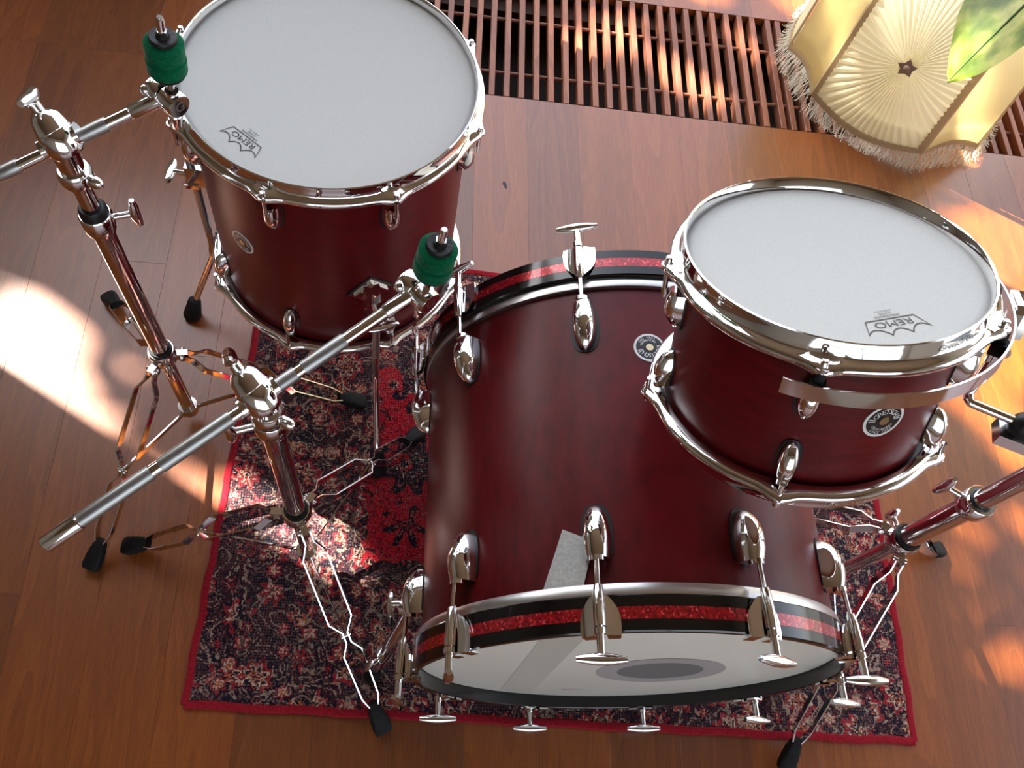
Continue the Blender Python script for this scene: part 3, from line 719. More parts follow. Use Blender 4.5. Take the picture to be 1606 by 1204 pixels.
# folding spurs
for sgn in (-1, 1):
    a = rad(90 - sgn * 104); M = bdsurf(a, BR, 0.10)
    br = MB().box((-0.018, -0.022, 0), (0.018, 0.022, 0.014), M); br.tube([M @ V((0, -0.004, 0.012)), M @ V((0, 0.0, 0.034))], 0.011, 16)
    b = br.build('spur_bracket', CHROME, bd, 40)
    top = M @ V((0, -0.012, 0.024)); foot = V((sgn * 0.310, 0.035, 0.004))
    if sgn < 0: foot = BDM.inverted() @ V((-0.030, 0.168, 0.006))
    d = (foot - top).normalized()
    sp = MB().tube([top - d * 0.03, top.lerp(foot, 0.62)], 0.0085, 14).build('spur', CHROME, bd)
    MB().tube([top.lerp(foot, 0.60), foot - d * 0.03], 0.0060, 12).build('spur_rod', CHROME, sp)
    q = top.lerp(foot, 0.62); x, y = perp(d)
    cl = MB().tube([q - d * 0.010, q + d * 0.010], 0.0125, 16); cl.tube([q, q + V((sgn * 0.5, -0.4, 0.3)).normalized() * 0.026], 0.0042, 10)
    cl.ball((0, 0, 0), (0.018, 0.005, 0.004), 14, 8, axisM(q + V((sgn * 0.5, -0.4, 0.3)).normalized() * 0.028, V((sgn * 0.5, -0.4, 0.3)), d)); cl.build('spur_clamp', CHROME, sp)
    MB().tube([foot - d * 0.035, foot - d * 0.028, foot - d * 0.008, foot], [0.007, 0.0105, 0.0125, 0.008], 14).build('rubber_foot', RUBBER, sp)
    kn = MB().tube([M @ V((0, 0.004, 0.03)), M @ V((0, 0.004, 0.046))], 0.0045, 10); kn.ball((0, 0, 0), (0.004, 0.019, 0.0055), 16, 10, M @ T(0, 0.004, 0.048)); kn.build('wing_screw', CHROME, b)

# ------------------------------------------------------------------ rack tom
nT = V((-0.1148, 0.3751, 0.9198)).normalized(); cT = V((0.3619, 0.4454, 0.7930)); TD = 0.1908; S = 0.835
xT = (V((1, 0, 0)) - nT * nT.x).normalized(); yT = nT.cross(xT)
TMM = frameM(cT - nT * TD, xT, yT, nT); TMI = TMM.inverted()
tm = empty('rack_tom', TMM); tag(tm, 'small dark red tom with white head mounted above the bass drum', 'drum')
a5 = [rad(-110 + 72 * k) for k in range(5)]
head, ht, hb = drum(tm, 0.1265, 0.1345, TD, TD, a5, a5, TD - 0.068, 0.054, 0.040, 0.019, 0.017)
a = rad(-76.6); crown_logo(head, frameM(V((math.cos(a), math.sin(a), 0)) * 0.0865 + V((0, 0, TD - 0.0108)), V((math.sin(a), -math.cos(a), 0)), V((math.cos(a), math.sin(a), 0)), V((0, 0, 1))), simple('brown grey printed ink', (0.11, 0.10, 0.095), 0.6))
badge(tm, surf(rad(-78.6), 0.1265, TD - 0.0885), 0.1265, 0.0185)
def hoop_text(par, body, size, a0, z, R, flip=False):
    gv, gf = glyphs(body, size); vs_ = []
    for x, y, _z in gv:
        a = a0 + (-x if flip else x) / R; vs_.append(((R) * math.cos(a), R * math.sin(a), z + (-y if flip else y)))
    MB().add(vs_, gf).build('lettering', simple('etched lettering', (0.32, 0.32, 0.32), 0.6), par, 0)
hoop_text(ht, 'Gretsch USA', 0.0085, rad(-62), -0.0105, 0.1345 + 0.0009)
hoop_text(hb, 'Gretsch USA', 0.0085, rad(82), -0.0045, 0.1345 + 0.0009, True)
# suspension band, mounting plate and rod
bnd = MB(); n = 70; a0, a1 = rad(-120), rad(40); vs_, fs = [], []
for i in range(n + 1):
    a = a0 + (a1 - a0) * i / n; c_, s_ = math.cos(a), math.sin(a)
    for r, z in ((0.1560, TD - 0.0435), (0.1578, TD - 0.0435), (0.1578, TD - 0.0285), (0.1560, TD - 0.0285)): vs_.append((r * c_, r * s_, z))
for i in range(n):
    for j in range(4): a = i * 4 + j; b_ = i * 4 + (j + 1) % 4; fs.append((a, b_, b_ + 4, a + 4))
fs += [(0, 1, 2, 3), (n * 4 + 3, n * 4 + 2, n * 4 + 1, n * 4)]
bnd.add(vs_, fs); band = bnd.build('suspension_band', CHROME, tm, 40)
for a in (-110, -38, 34):
    ra = rad(a); M = surf(ra, 0.1345 + 0.009, TD - 0.036)
    MB().box((-0.006, -0.006, 0), (0.006, 0.006, 0.0135), M).tube([M @ V((0, 0.003, 0.006)), M @ V((0, 0.016, 0.006))], 0.0042, 10).build('rubber_grommet', RUBBER, band, 30)
M = surf(rad(-14), 0.1579, TD - 0.040)
pl = MB().prism([(-0.016, -0.026), (0.016, -0.026), (0.018, 0.010), (0.012, 0.016), (-0.012, 0.016), (-0.018, 0.010)], 0, 0.006, M); pl.box((-0.012, -0.020, 0.006), (0.012, 0.006, 0.016), M)
pl.tube([M @ V((0, -0.006, 0.014)), M @ V((0, -0.006, 0.026))], 0.0055, 12); mp_ = pl.build('mounting_plate', CHROME, tm, 35)
for x in (-0.012, 0.012): MB().tube([M @ V((x, 0.012, 0.0055)), M @ V((x, 0.012, 0.0105))], 0.0038, 8).build('bolt', CHROME, mp_)
MB().tube([M @ V((-0.022, -0.030, 0.004)), M @ V((0.0, -0.030, 0.004))], 0.006, 10).build('bolt', CHROME, mp_)
rodp = [V((0.553, 0.391, 0.690)), V((0.5478, 0.377, 0.679)), V((0.547, 0.371, 0.6755)), V((0.5495, 0.3675, 0.6742)), V((0.556, 0.365, 0.6740)), V((0.600, 0.350, 0.672))]
rodp = [M @ V((-0.006, 0.0, 0.008)), M @ V((-0.010, -0.022, 0.006))] + [TMI @ q for q in rodp[1:]]
MB().tube(rodp, 0.0048, 14).build('mounting_rod', CHROME, tm)

# ------------------------------------------------------------------ stands
def wing(M, L=0.017, shank=0.014):
    m = MB(); m.tube([M @ V((0, 0, -0.004)), M @ V((0, 0, shank))], 0.0042, 10)
    k = 10; m.tube([M @ V((-L + 2 * L * i / k, 0, shank + 0.002 + 0.004 * abs(i - k / 2) / k)) for i in range(k + 1)], [0.0028 + 0.0036 * math.sin(PI * i / k) ** 0.7 for i in range(k + 1)], 10); return m
def stand(name, label, x, y, hub, bot, lock, top, azs, wing_az, hub_wing, group=None, tr=0.0127, big=True):
    root = empty(name, T(x, y, 0)); tag(root, label, 'drum stand', group)
    MB().tube([(0, 0, hub - 0.02), (0, 0, lock)], tr, 20).build('lower_tube', CHROME, root)
    MB().tube([(0, 0, lock - 0.02), (0, 0, top)], tr - 0.0027, 18).build('upper_tube', CHROME, root)
    MB().tube([(0, 0, bot - 0.018), (0, 0, hub)], 0.0100, 18).build('centre_rod', CHROME, root)
    hb_ = MB().lathe([(0.0128, hub + 0.012), (tr + 0.0048, hub + 0.012), (tr + 0.0063, hub + 0.008), (tr + 0.0063, hub - 0.012), (0.0165, hub - 0.018), (0.0105, hub - 0.018)], 28)
    hb2 = hb_.build('hub_collar', CHROME, root)
    MB().lathe([(tr, hub + 0.0115), (tr + 0.0033, hub + 0.0135), (tr + 0.0028, hub + 0.0165), (tr, hub + 0.0165)], 24).build('plastic_bushing', BLACKPL, hb2)
    wing(frameM((math.cos(rad(hub_wing)) * 0.018, math.sin(rad(hub_wing)) * 0.018, hub - 0.004), (0, 0, 1), V((math.cos(rad(hub_wing)), math.sin(rad(hub_wing)), 0)).cross(V((0, 0, 1))), (math.cos(rad(hub_wing)), math.sin(rad(hub_wing)), 0)), 0.016, 0.016).build('wing_screw', CHROME, hb2)
    MB().lathe([(0.0101, bot + 0.008), (0.0150, bot + 0.008), (0.0150, bot - 0.010), (0.0101, bot - 0.010)], 24).build('spreader_collar', CHROME, root)
    lk = MB().lathe([(0.0128, lock - 0.022), (0.0165, lock - 0.022), (tr + 0.0051, lock - 0.016), (tr + 0.0051, lock + 0.004), (tr + 0.0035, lock + 0.006), (0.0128, lock + 0.006)], 28).build('height_lock', CHROME, root)
    MB().lathe([(0.0102, lock + 0.002), (0.0158, lock + 0.002), (0.0150, lock + (0.014 if big else 0.006)), (0.0128, lock + (0.018 if big else 0.008)), (0.0102, lock + (0.018 if big else 0.008))], 24).build('plastic_bushing', BLACKPL, lk)
    wd = V((math.cos(rad(wing_az)), math.sin(rad(wing_az)), 0))
    wing(frameM(wd * 0.017 + V((0, 0, lock - 0.006)), V((0, 0, 1)), wd.cross(V((0, 0, 1))), wd), 0.022, 0.020).build('wing_screw', CHROME, lk)
    for az_ in azs:
        rd = V((math.cos(rad(az_)), math.sin(rad(az_)), 0)); A = rd * 0.026 + V((0, 0, hub - 0.008)); B = rd * 0.262 + V((0, 0, 0.016))
        d = (B - A).normalized(); side = d.cross(V((0, 0, 1))).normalized(); nrm = side.cross(d)
        L = (B - A).length
        leg = MB().box((0.014, -0.0045, -0.007), (0.034, 0.0045, 0.007), T(0, 0, hub - 0.008) @ rotz(rad(az_))).build('leg', CHROME, root, 30)
        prof = [(0.0, .0058), (.05, .0058), (.115, .0165), (.44, .0165), (.505, .0035), (.56, .0035), (.615, .0135), (.86, .0120), (.95, .0035)]
        for sg in (-1, 1):
            MB().strap([A + d * L * t_ + side * sg * o_ for t_, o_ in prof], 0.0060, 0.0009, nrm, side).build('strap', CHROME, leg, 25)
        J = A + d * L * 0.53
        MB().tube([J - side * 0.007, J + side * 0.007], 0.0032, 10).build('rivet', CHROME, leg)
        MB().tube([A - side * 0.0095, A + side * 0.0095], 0.0036, 10).build('rivet', CHROME, leg)
        Cc = rd * 0.014 + V((0, 0, bot)); dj = (J - Cc); s2 = dj.normalized().cross(V((0, 0, 1))).normalized()
        MB().strap([Cc, J], 0.0046, 0.0011, s2.cross(dj.normalized()), s2).build('spreader', CHROME, root, 25)
        f0 = A + d * L * 0.91; f1 = B + rd * 0.020; f1.z = 0.0085; fd = (f1 - f0).normalized(); Lf = (f1 - f0).length
        fm = MB(); vs_, fs = [], []; K = 12; rows = [(0, .0065, .006), (.10, .0085, .007), (.2, .0105, .0085), (.22, .0098, .008), (.40, .0125, .0095), (.42, .0118, .009), (.62, .0138, .0098), (.64, .0130, .0094), (.85, .0142, .0098), (1.0, .0128, .0085)]
        u2 = side.cross(fd)
        for t_, wx, wz in rows:
            q = f0 + fd * Lf * t_
            for j in range(K):
                an = 2 * PI * j / K; ca, sa = math.cos(an), math.sin(an)
                r_ = q + side * wx * math.copysign(abs(ca) ** 0.6, ca) + u2 * wz * math.copysign(abs(sa) ** 0.6, sa); r_.z = max(r_.z, 0.0004); vs_.append(r_)
        for i in range(len(rows) - 1):
            for j in range(K): p_ = i * K + j; b_ = i * K + (j + 1) % K; fs.append((p_, b_, b_ + K, p_ + K))
        fs += [tuple(range(K))[::-1], tuple(range((len(rows) - 1) * K, len(rows) * K))]
        fm.add(vs_, fs).build('rubber_foot', RUBBER, leg, 30)
    return root
def boom(root, ox, oy, P_end, P_tilt, sections, clampP, column_top, wing_dir, tilt_axis, felt_base, felt_axis, has_cap):
    """boom arm in world points, moved into the stand's frame"""
    off = V((ox, oy, 0)); E, Tt = V(P_end) - off, V(P_tilt) - off
    d = (Tt - E).normalized(); L = (Tt - E).length; c0 = V(clampP) - off
    arm = MB().tube([E, Tt], 0.0064, 14).build('boom_arm', CHROME, root)
    for t0, t1 in sections: MB().tube([E + d * L * t0, E + d * (L * t0 + .0012), E + d * (L * t1 - .0012), E + d * L * t1], [0.0070, .0073, .0073, 0.0070], 16).build('knurled_sleeve', STEEL, arm)
    if has_cap: MB().tube([E - d * 0.002, E, E + d * 0.034], [0.0070, 0.0086, 0.0086], 18).build('end_cap', CHROME, arm)
    # clamp: domed ratchet head across the arm, neck down to the column, wing nut on the dome
    wd = V(wing_dir).normalized(); ct = V((0, 0, column_top))
    ax = (wd - d * wd.dot(d)).normalized()
    cl = MB(); Mx = axisM(c0, ax, d)
    cl.lathe([(0.0, -0.016), (0.014, -0.015), (0.0175, -0.010), (0.0180, 0.0), (0.0180, 0.010), (0.0172, 0.011), (0.0172, 0.0125), (0.0165, 0.013), (0.0145, 0.024), (0.010, 0.030), (0.006, 0.032), (0.0, 0.032)], 28, False, Mx)
    cl.tube([c0 + d * -0.020, c0 + d * 0.020], 0.0105, 16)
    cl.tube([ct - V((0, 0, 0.022)), ct, c0], [0.0125, 0.0135, 0.0115], 20)
    cb_ = cl.build('boom_clamp', CHROME, root, 45)
    wq = axisM(c0 + ax * 0.032, ax, d)
    m = MB(); m.tube([wq @ V((0, 0, -0.004)), wq @ V((0, 0, 0.010))], 0.0058, 12); k = 12
    m.tube([wq @ V((0.0, -0.026 + 0.052 * i / k, 0.012 + 0.006 * abs(i - k / 2) / k)) for i in range(k + 1)], [0.0030 + 0.0042 * math.sin(PI * i / k) ** 0.7 for i in range(k + 1)], 12)
    m.build('wing_nut', CHROME, cb_)
    lk = V((0, 0, column_top - 0.018))
    m = MB().lathe([(0.0105, -0.008), (0.0165, -0.008), (0.0175, -0.004), (0.0175, 0.006), (0.0150, 0.010), (0.0105, 0.010)], 26, True, T(0, 0, column_top - 0.030)); m.ball((0.021, 0, 0), (0.011, 0.0065, 0.0075), 16, 10, T(0, 0, column_top - 0.030) @ rotz(math.atan2(tilt_axis[1], tilt_axis[0]) + 0.3))
    m.build('memory_lock', CHROME, root, 40)
    # tilter
    ta = V(tilt_axis).normalized(); tb = Tt + d * 0.012
    tl = MB(); tl.tube([E + d * (L - 0.026), E + d * (L - 0.024), tb], [0.0062, 0.0078, 0.0082], 16)
    tl.tube([tb - ta * 0.018, tb - ta * 0.016, tb - ta * 0.002, tb - ta * 0.001], [0.0120, 0.0130, 0.0130, 0.0122], 26)
    tl.tube([tb, tb + ta * 0.003, tb + ta * 0.004, tb + ta * 0.018, tb + ta * 0.0195], [0.0112, 0.0112, 0.0124, 0.0124, 0.0116], 26)
    tl.ball(tuple(tb - ta * 0.010 - d * 0.012 + V((0, 0, 0.008))), 0.0058, 14, 10)
    ti = tl.build('tilter', CHROME, root, 45)
    gv, gf = glyphs('G', 0.015); Mg = axisM(tb + ta * 0.0198, ta, V((0, 0, 1))) @ rotz(-PI / 2)
    MB().add([(x, y - 0.005, 0) for x, y, z in gv], gf, Mg).build('lettering', STEEL, ti, 0)
    fa = V(felt_axis).normalized(); fb = V(felt_base) - off; s0 = tb + ta * 0.010
    MB().tube([s0 - fa * 0.012, fb, fb + fa * 0.061, fb + fa * 0.064], [0.0036, 0.0036, 0.0036, 0.0026], 12).build('cymbal_post', CHROME, root)
    q = s0 + fa * 0.010; MB().tube([q, q + fa * 0.006], 0.0066, 14).build('collar_nut', CHROME, root)
    MB().tube([s0 - fa * 0.014, s0 - fa * 0.018, s0 - fa * 0.034, s0 - fa * 0.037], [0.0034, 0.0065, 0.0048, 0.0030], 12).build('wing_nut', CHROME, root)
    MB().tube([fb - fa * 0.001, fb + fa * 0.003], 0.0160, 28).build('seat_washer', BLACKPL, root)
    M = axisM(fb, fa, V((1, 0, 0))) @ Matrix.Diagonal((0.90, 0.90, 0.80, 1))
    for z0, z1, nm in ((0.003, 0.023, 'cymbal_felt'), (0.0232, 0.047, 'cymbal_felt')):
        r1 = 0.0202 if z0 < 0.01 else 0.0196
        MB().lathe([(0.0035, z0), (r1 - 0.0015, z0), (r1, z0 + 0.002), (r1, z1 - 0.003), (r1 - 0.003, z1 - 0.0002), (0.0035, z1)], 36, True, M).build(nm, GREEN, root)
    cap = MB().lathe([(0.0036, 0.047), (0.0125, 0.047), (0.0138, 0.0485), (0.0138, 0.0525), (0.0128, 0.0540), (0.0070, 0.0536), (0.0062, 0.0575), (0.0036, 0.0575)], 36, True, M).build('top_nut', BLACKPL, root)
    tx = MB()
    for i, ch in enumerate('GRETSCH'):
        an = rad(120 - 40 * i); gv, gf = glyphs(ch, 0.0062)
        tx.add([Matrix.Rotation(an - PI / 2, 3, 'Z') @ V((x, y, 0)) + V((0.0077 * math.cos(an), 0.0077 * math.sin(an), 0.0541)) for x, y, z in gv], gf, M)
    tx.build('lettering', simple('dark grey embossing', (0.06, 0.06, 0.06), 0.4), cap, 0)
    MB().tube([M @ V((0, 0, 0.0575)), M @ V((0, 0, 0.0615))], 0.0052, 6).build('lock_nut', CHROME, root)

def atd(u, v, D):
    d = RIGHT * ((u - 803) / 1343.06) + UP * (-(v - 602) / 1343.06) + FWD; return CAM + d * D
LX, LY = -0.36018, 0.5737
s1 = stand('cymbal_stand', 'chrome cymbal boom stand beside the floor tom, feet mostly on bare floor', LX, LY, 0.232, 0.045, 0.555, 0.66, (9.7, 130.2, -111.6), 20, -60, 'cymbal boom stands with green felts')
boom(s1, LX, LY, (-0.4916, 0.5158, 0.6198), (-0.2690, 0.6055, 0.7098), [(0.0, 0.30), (0.33, 0.42), (0.62, 0.80)], (-0.3575, 0.5720, 0.678), 0.655, (-0.35, 0.45, 0.85), (0.80, -0.60, 0.0), (-0.2490, 0.6085, 0.7480), (0.10, 0.0, 1.0), False)
MX, MY = -0.13905, 0.34181
s2 = stand('cymbal_stand', 'chrome cymbal boom stand standing on the rug, beside the bass drum', MX, MY, 0.258, 0.07, 0.565, 0.62, (178.7, -61.2, 55.8), 200, 100, 'cymbal boom stands with green felts')
boom(s2, MX, MY, (-0.3151, 0.2025, 0.5736), (-0.0125, 0.4340, 0.6693), [(0.09, 0.28), (0.305, 0.50), (0.53, 0.68), (0.70, 0.82)], (-0.1400, 0.3360, 0.6330), 0.613, (-0.40, 0.62, 0.67), (0.72, -0.69, 0.0), (0.0088, 0.4352, 0.7170), (0.12, 0.02, 1.0), True)
RX, RY = 0.67563, 0.33332
s3 = stand('tom_stand', 'chrome tripod stand with thick tube holding the small tom', RX, RY, 0.322, 0.12, 0.487, 0.66, (-103.4, 17.7, 137.0), 150, 100, None, 0.0148, False)
MB().lathe([(0.0101, 0.0), (0.0170, 0.0), (0.0170, 0.028), (0.0101, 0.028)], 24, True, T(0, 0, 0.630)).build('holder_collar', CHROME, s3)
hq = V((0.606, 0.3475, 0.671)) - V((RX, RY, 0))
MB().tube([V((0, 0, 0.645)), hq + V((0.012, 0.001, -0.002))], [0.013, 0.012], 16).build('holder_arm', CHROME, s3)
hb3 = MB().ball(tuple(hq), (0.017, 0.014, 0.017), 20, 12).build('ball_clamp', BLACKPL, s3)
jaw = MB(); hd_ = (TMI.inverted() @ rodp[-1] - (TMI.inverted() @ rodp[-2])).normalized(); Mj = axisM(hq - V((0, 0.004, 0.018)), V((0, -0.2, -1)), hd_)
jaw.prism([(-0.020, -0.013), (0.018, -0.016), (0.022, 0.0), (0.018, 0.016), (-0.020, 0.013)], -0.008, 0.006, Mj).box((-0.012, -0.020, -0.004), (0.010, -0.012, 0.016), Mj)
jaw.build('clamp_jaw', CHROME, hb3, 30)

# ------------------------------------------------------------------ lamp shade standing on the floor
SC = V((1.073, 1.580, 0)); ls = empty('lamp_shade', T(*SC)); tag(ls, 'cream pleated fabric lamp shade with braid trim and fringe on the floor', 'lamp shade')
LWd, SWd = 0.270, 0.140; ZB, ZT = 0.022, 0.395
dirs = [rad(-30 + 45 * k) for k in range(8)]
P0 = V((0.839, 1.445, 0)) - SC; corners = [P0.copy()]
for k in range(8): corners.append(corners[-1] + V((math.cos(dirs[k]), math.sin(dirs[k]), 0)) * (LWd if k % 2 == 0 else SWd))
cen = sum(corners[:8], V()) / 8; corners = [q - cen for q in corners]; ls.location = SC + cen
TAPER = 0.93
def scallop(k, u): return (-0.020 if k % 2 == 0 else 0.016) * math.sin(PI * u)
def bulge(k, u): return (0.020 if k % 2 == 0 else -0.006) * math.sin(PI * u)
def shade_pt(k, u, v, h=0.0):
    """k panel, u along its width, v height 0..1, h outward"""
    a, b_ = corners[k], corners[k + 1]; nrm = V((math.sin(dirs[k]), -math.cos(dirs[k]), 0))
    q = a.lerp(b_, u) + nrm * (bulge(k, u) + h); f = 1 + (TAPER - 1) * v; q = V((q.x * f, q.y * f, 0))
    z0 = ZB + 0.02 + scallop(k, u); z1 = ZT + scallop(k, u) * -0.5
    q.z = z0 + (z1 - z0) * v; return q
for k in range(8):
    m = MB()
    if k % 2 == 0:      # sunburst panel: folds run out from the middle
        ns, nr = 112, 7; vs_, fs = [], []
        for i in range(ns):
            th = 2 * PI * i / ns; dx, dy = math.cos(th), math.sin(th); s_ = min(0.5 / max(abs(dx), 1e-6), 0.5 / max(abs(dy), 1e-6))
            for j in range(nr + 1):
                rr = (j / nr) * s_; fold = (0.0032 if i % 2 else -0.0010) * min(1.0, 0.25 + rr * 2.2)
                vs_.append(shade_pt(k, 0.5 + dx * rr * 0.97, 0.5 + dy * rr * 0.985, fold))
        for i in range(ns):
            i2 = (i + 1) % ns
            for j in range(nr): fs.append((i * (nr + 1) + j, i * (nr + 1) + j + 1, i2 * (nr + 1) + j + 1, i2 * (nr + 1) + j))
        m.add(vs_, fs); pn = m.build('sunburst_panel', SILK2, ls, 12)
        st = MB(); c_ = shade_pt(k, 0.5, 0.5, 0.004); nn = V((math.sin(dirs[k]), -math.cos(dirs[k]), 0)); Ms = axisM(c_, nn, V((0, 0, 1)))
        poly = [((0.021 if i % 2 == 0 else 0.013) * math.cos(2 * PI * i / 10 + 0.2), (0.021 if i % 2 == 0 else 0.013) * math.sin(2 * PI * i / 10 + 0.2)) for i in range(10)]
        st.prism(poly, 0, 0.004, Ms).ball((0, 0, 0.004), (0.007, 0.007, 0.004), 12, 8, Ms); st.build('rosette', ROSE, pn, 30)
    else:
        nu, nv = 26, 10; vs_, fs = [], []
        for i in range(nu + 1):
            for j in range(nv + 1): vs_.append(shade_pt(k, i / nu, j / nv, 0.0045 if i % 2 else -0.0016))
        for i in range(nu):
            for j in range(nv): a = i * (nv + 1) + j; fs.append((a, a + 1, a + nv + 2, a + nv + 1))
        m.add(vs_, fs); m.build('pleated_panel', SILK, ls, 12)
    # upright braid at the panel's start, scalloped on the sunburst side
    bm_ = MB(); vs_, fs = [], []; n = 60
    for i in range(n + 1):
        v = i / n; wob = 0.0018 * abs(math.sin(i * PI / 2.0 + 0.4))
        w0, w1 = (0.010 / SWd, 0.012 / LWd)
        A_ = shade_pt((k - 1) % 8, 1 - w0 * (0.45 + wob * 200 * (1 if k % 2 else 0)), v, 0.0045); B_ = shade_pt(k, w1 * (0.45 + wob * 200 * (0 if k % 2 else 1)), v, 0.0045)
        Mid = (shade_pt(k, 0.0, v, 0.0065) + shade_pt((k - 1) % 8, 1.0, v, 0.0065)) / 2
        vs_ += [A_, Mid, B_]
    for i in range(n): a = i * 3; fs += [(a, a + 1, a + 4, a + 3), (a + 1, a + 2, a + 5, a + 4)]
    bm_.add(vs_, fs); bm_.build('braid', BRAID, ls, 40)
    # bottom braid
    bb = MB(); vs_, fs = [], []; n = 40
    for i in range(n + 1):
        u = i / n
        vs_ += [shade_pt(k, u, -0.016, 0.004), shade_pt(k, u, 0.012, 0.0058), shade_pt(k, u, 0.024 + 0.008 * abs(math.sin(i * PI / 2 + 0.3)), 0.0045)]
    for i in range(n): a = i * 3; fs += [(a, a + 1, a + 4, a + 3), (a + 1, a + 2, a + 5, a + 4)]
    bb.add(vs_, fs).build('braid', BRAID, ls, 40)
# white lining inside
li = MB(); vs_, fs = [], []
for k in range(8):
    for i in range(10):
        for v in (0.0, 0.08, 0.16): q = shade_pt(k, i / 10, v, -0.006); vs_.append(q)
for i in range(80):
    j = (i + 1) % 80
    for t_ in range(2): fs.append((i * 3 + t_, j * 3 + t_, j * 3 + t_ + 1, i * 3 + t_ + 1))
li.add(vs_, fs).build('lining', LINING, ls, 40)
fr = MB(); rf = random.Random(9)
for k in range(8):
    nrm = V((math.sin(dirs[k]), -math.cos(dirs[k]), 0)); n = int((LWd if k % 2 == 0 else SWd) / 0.0013)
    for i in range(n):
        q = shade_pt(k, rf.random(), -0.012, 0.0045); tg = V((math.cos(dirs[k]), math.sin(dirs[k]), 0)) * rf.uniform(-0.012, 0.012)
        out = rf.uniform(0.004, 0.022); e = q + nrm * out * 0.55 + tg * 0.5; e.z = max(0.004, q.z - 0.016); g_ = q + nrm * out + tg; g_.z = rf.uniform(0.001, 0.005)
        pts = [q, q + V((0, 0, -0.006)) + nrm * 0.002, e, g_]
        if rf.random() < 0.35: pts.append(g_ + tg * 0.4 + nrm * rf.uniform(-0.004, 0.006) + V((0, 0, rf.uniform(0, 0.003))))
        fr.tube(pts, 0.00055, 3, False)
f_ = fr.build('fringe', FRINGE, ls, 60); f_['kind'] = 'stuff'

# ------------------------------------------------------------------ leafy plant by the window, one leaf in the picture
PB = V((1.62, 1.12, 0)); pp = empty('potted_plant', T(*PB)); tag(pp, 'large glossy green plant leaf hanging above the lamp shade', 'plant')
MB().lathe([(0.0, 0.0), (0.10, 0.0), (0.14, 0.24), (0.15, 0.25), (0.15, 0.28), (0.135, 0.28), (0.128, 0.23), (0.0, 0.23)], 40, False).build('pot', POT, pp)
MB().disc(0.13, 0.255, 32).build('soil', SOIL, pp)
MB().tube([(0, 0, 0.24), (0.01, 0.01, 0.6), (-0.01, 0.0, 1.0), (0.02, 0.0, 1.35)], [0.016, 0.014, 0.011, 0.007], 12).build('stem', STEM, pp)
def leaf(tip, base, width, side, sag, stem_from):
    tip, base = V(tip) - PB, V(base) - PB; d = tip - base; L = d.length; d.normalize(); side = V(side); side = (side - d * side.dot(d)).normalized(); up = side.cross(d)
    if up.z < 0: up = -up
    nl, nw = 22, 8; vs_, fs = [], []
    def W_(t_): return width * math.sin(PI * min(1.0, (t_ ** 0.78))) ** 0.72 * (1 - 0.12 * t_)
    for i in range(nl + 1):
        t_ = i / nl; c_ = base + d * L * t_ - up * sag * (t_ ** 2) * L
        for j in range(-nw, nw + 1):
            s_ = j / nw; wv = W_(t_) * s_
            vs_.append(c_ + side * wv + up * (abs(s_) ** 1.2 * 0.16 * W_(t_) + 0.004 * math.sin(9 * t_ + 3 * s_) * abs(s_)))
    K = 2 * nw + 1
    for i in range(nl):
        for j in range(K - 1): a = i * K + j; fs.append((a, a + 1, a + K + 1, a + K))
    lf = MB().add(vs_, fs).build('leaf', LEAF, pp, 60)
    MB().tube([base + d * L * t_ / 10 - up * (sag * (t_ / 10) ** 2 * L - 0.0005) for t_ in range(11)], [0.0030 * (1 - t_ / 12) for t_ in range(11)], 8).build('midrib', RIB, lf)
    sf = V(stem_from); MB().tube([sf, (sf + base) / 2 + V((0, 0, 0.03)), base], 0.0035, 8).build('petiole', STEM, lf)
tipW = atd(1480, 122, 1.10); baseW = atd(1700, -78, 1.02)
leaf(tipW, baseW, 0.088, UP + RIGHT * 0.6, 0.05, (0.0, 0.0, 0.85))
for a, z, L in ((20, 0.7, 0.30), (-40, 0.95, 0.28), (60, 1.1, 0.3), (140, 1.25, 0.26), (-10, 1.3, 0.28)):
    q = V((math.cos(rad(a)), math.sin(rad(a)), 0)); b_ = PB + V((0, 0, z)) + q * 0.12 + V((0, 0, 0.06)); leaf(b_ + q * L - V((0, 0, 0.08)), b_, 0.07, V((-q.y, q.x, 0.1)), 0.25, (0, 0, z))

# ------------------------------------------------------------------ unseen tree added to block the sun, leaf gaps shaped over the lit spots
LIT = [(-.704, .790, 0, .026), (-.664, .687, 0, .020), (-.57, .585, 0, .030), (-.53, .565, 0, .034), (-.50, .54, 0, .030), (-.645, .632, 0, .026), (-.603, .679, 0, .014), (-.474, .684, 0, .014), (-.38, .47, 0, .030), (-.335, .445, 0, .032), (-.29, .41, 0, .030), (-.46, .52, 0, .018), (-.425, .50, 0, .022),
       (-.2376, .458, 0, .016), (-.13, .415, 0, .028), (-.10, .39, 0, .028), (-.12, .35, 0, .026), (-.09, .335, 0, .024), (.055, .285, .36, .030), (.05, .30, .33, .03), (-.0, .17, 0, .02),
       (1.23, 1.05, 0, .10), (1.19, .83, 0, .10), (1.25, .93, 0, .10), (1.10, .72, 0, .06), 
       (.83, 1.50, .20, .045), (.85, 1.65, .25, .04), (.90, 1.76, .30, .03), (.66, .86, .66, .035), (.71, .90, .68, .02),(.24, 1.43, 0, .03), (.30, 1.55, 0, .03), (.37, 1.60, 0, .035), (.45, 1.66, 0, .03), (.53, 1.51, 0, .035), (.62, 1.45, 0, .02), (.70, 1.62, 0, .03), (.9, 1.85, 0, .08), (.6, 1.82, 0, .06),
       (1.08, 1.36, .15, .05), (1.16, 1.36, .10, .05), (1.02, 1.36, .30, .05)]
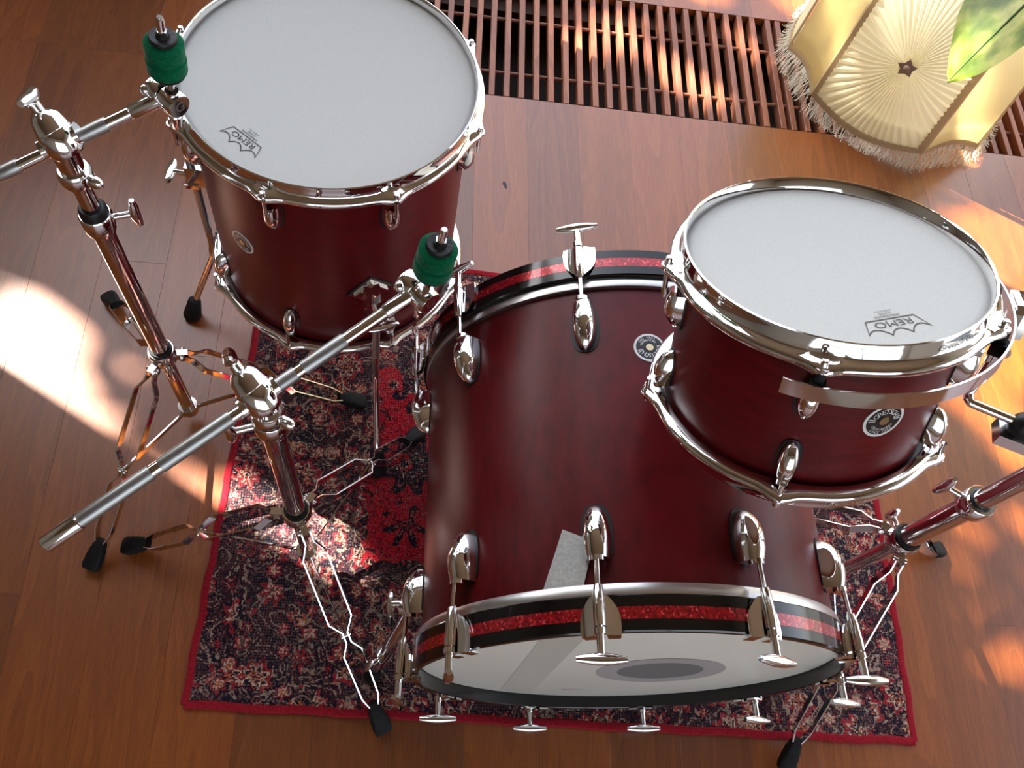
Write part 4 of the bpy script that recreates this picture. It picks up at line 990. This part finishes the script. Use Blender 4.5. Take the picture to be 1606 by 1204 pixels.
for (x0, y0), (x1, y1), r in (((.86, .235), (1.20, .46), -.013), ((.90, .155), (1.16, .345), -.013), ((.96, .12), (1.16, .23), -.014), ((.84, .36), (1.16, .54), -.012)):
    for i in range(15): LIT.append((x0 + (x1 - x0) * i / 14, y0 + (y1 - y0) * i / 14, 0, r))
su = V((0.498, 0.867, 0)).normalized(); sv = su.cross(SUN_T).normalized()
if sv.z < 0: sv = -sv
litp = [(V((x, y, z)).dot(su), V((x, y, z)).dot(sv), r) for x, y, z, r in LIT]
CEN = V((0.2, 0.75, 0.2)); TD_ = 8.5
tr_root = empty('sun_screen_tree', T(-6.2, 4.9, -0.25)); tag(tr_root, 'unseen leafy tree added outside the windows to dapple the sun', 'tree')
TO = V((-6.2, 4.9, -0.25))
rt = random.Random(21); cr = MB()
base_pt = CEN - SUN_T * TD_
for i in range(9500):
    u = rt.uniform(-1.55, 1.75); v = rt.uniform(-1.35, 1.35); dd = rt.uniform(-0.5, 0.5)
    q = base_pt + su * u + sv * v + SUN_T * dd; pu, pv = q.dot(su), q.dot(sv)
    sz = rt.uniform(0.045, 0.085)
    if any(r + sz * 0.6 > 0 and (pu - a) ** 2 + (pv - b_) ** 2 < (r + sz * 0.6) ** 2 for a, b_, r in litp):  # leaves are left out where sun should reach a lit spot
        if rt.random() > 0.05: continue
        sz = rt.uniform(0.012, 0.022)
    nn = (-SUN_T + V((rt.uniform(-.6, .6), rt.uniform(-.6, .6), rt.uniform(-.6, .6)))).normalized(); M = axisM(q - TO, nn, V((rt.uniform(-1, 1), rt.uniform(-1, 1), rt.uniform(-1, 1))))
    cr.add([(-sz * 1.3, 0, 0), (-sz * .3, -sz * .62, 0.004), (sz * .7, -sz * .45, 0.0), (sz * 1.5, 0, -0.006), (sz * .7, sz * .45, 0.0), (-sz * .3, sz * .62, 0.004)], [(0, 1, 2, 3, 4, 5)], M)
c_ = cr.build('screen_foliage', TREE, tr_root, 0); c_['kind'] = 'stuff'
MB().tube([(0, 0, 0), (0.2, -0.1, 2.2), (0.6, -0.4, 4.4), (0.9, -0.8, 6.2)], [0.16, 0.13, 0.09, 0.05], 14).build('trunk', BARK, tr_root)

for (x0, y0), (x1, y1), r in (((.84, .285), (1.22, .50), .017), ((.86, .195), (1.22, .405), .020), ((.92, .125), (1.20, .285), .016), ((1.0, .10), (1.2, .20), .012)):  # loose tubes added so their shadows draw dark bands on the right floor
    p0 = V((x0, y0, 0)) - SUN_T * 8.0 - TO; p1 = V((x1, y1, 0)) - SUN_T * 8.0 - TO
    MB().tube([p0, p0.lerp(p1, 0.5) + V((0.01, 0, 0.01)), p1], [r, r * 0.9, r * 0.7], 8).build('shadow_branch', BARK, tr_root)
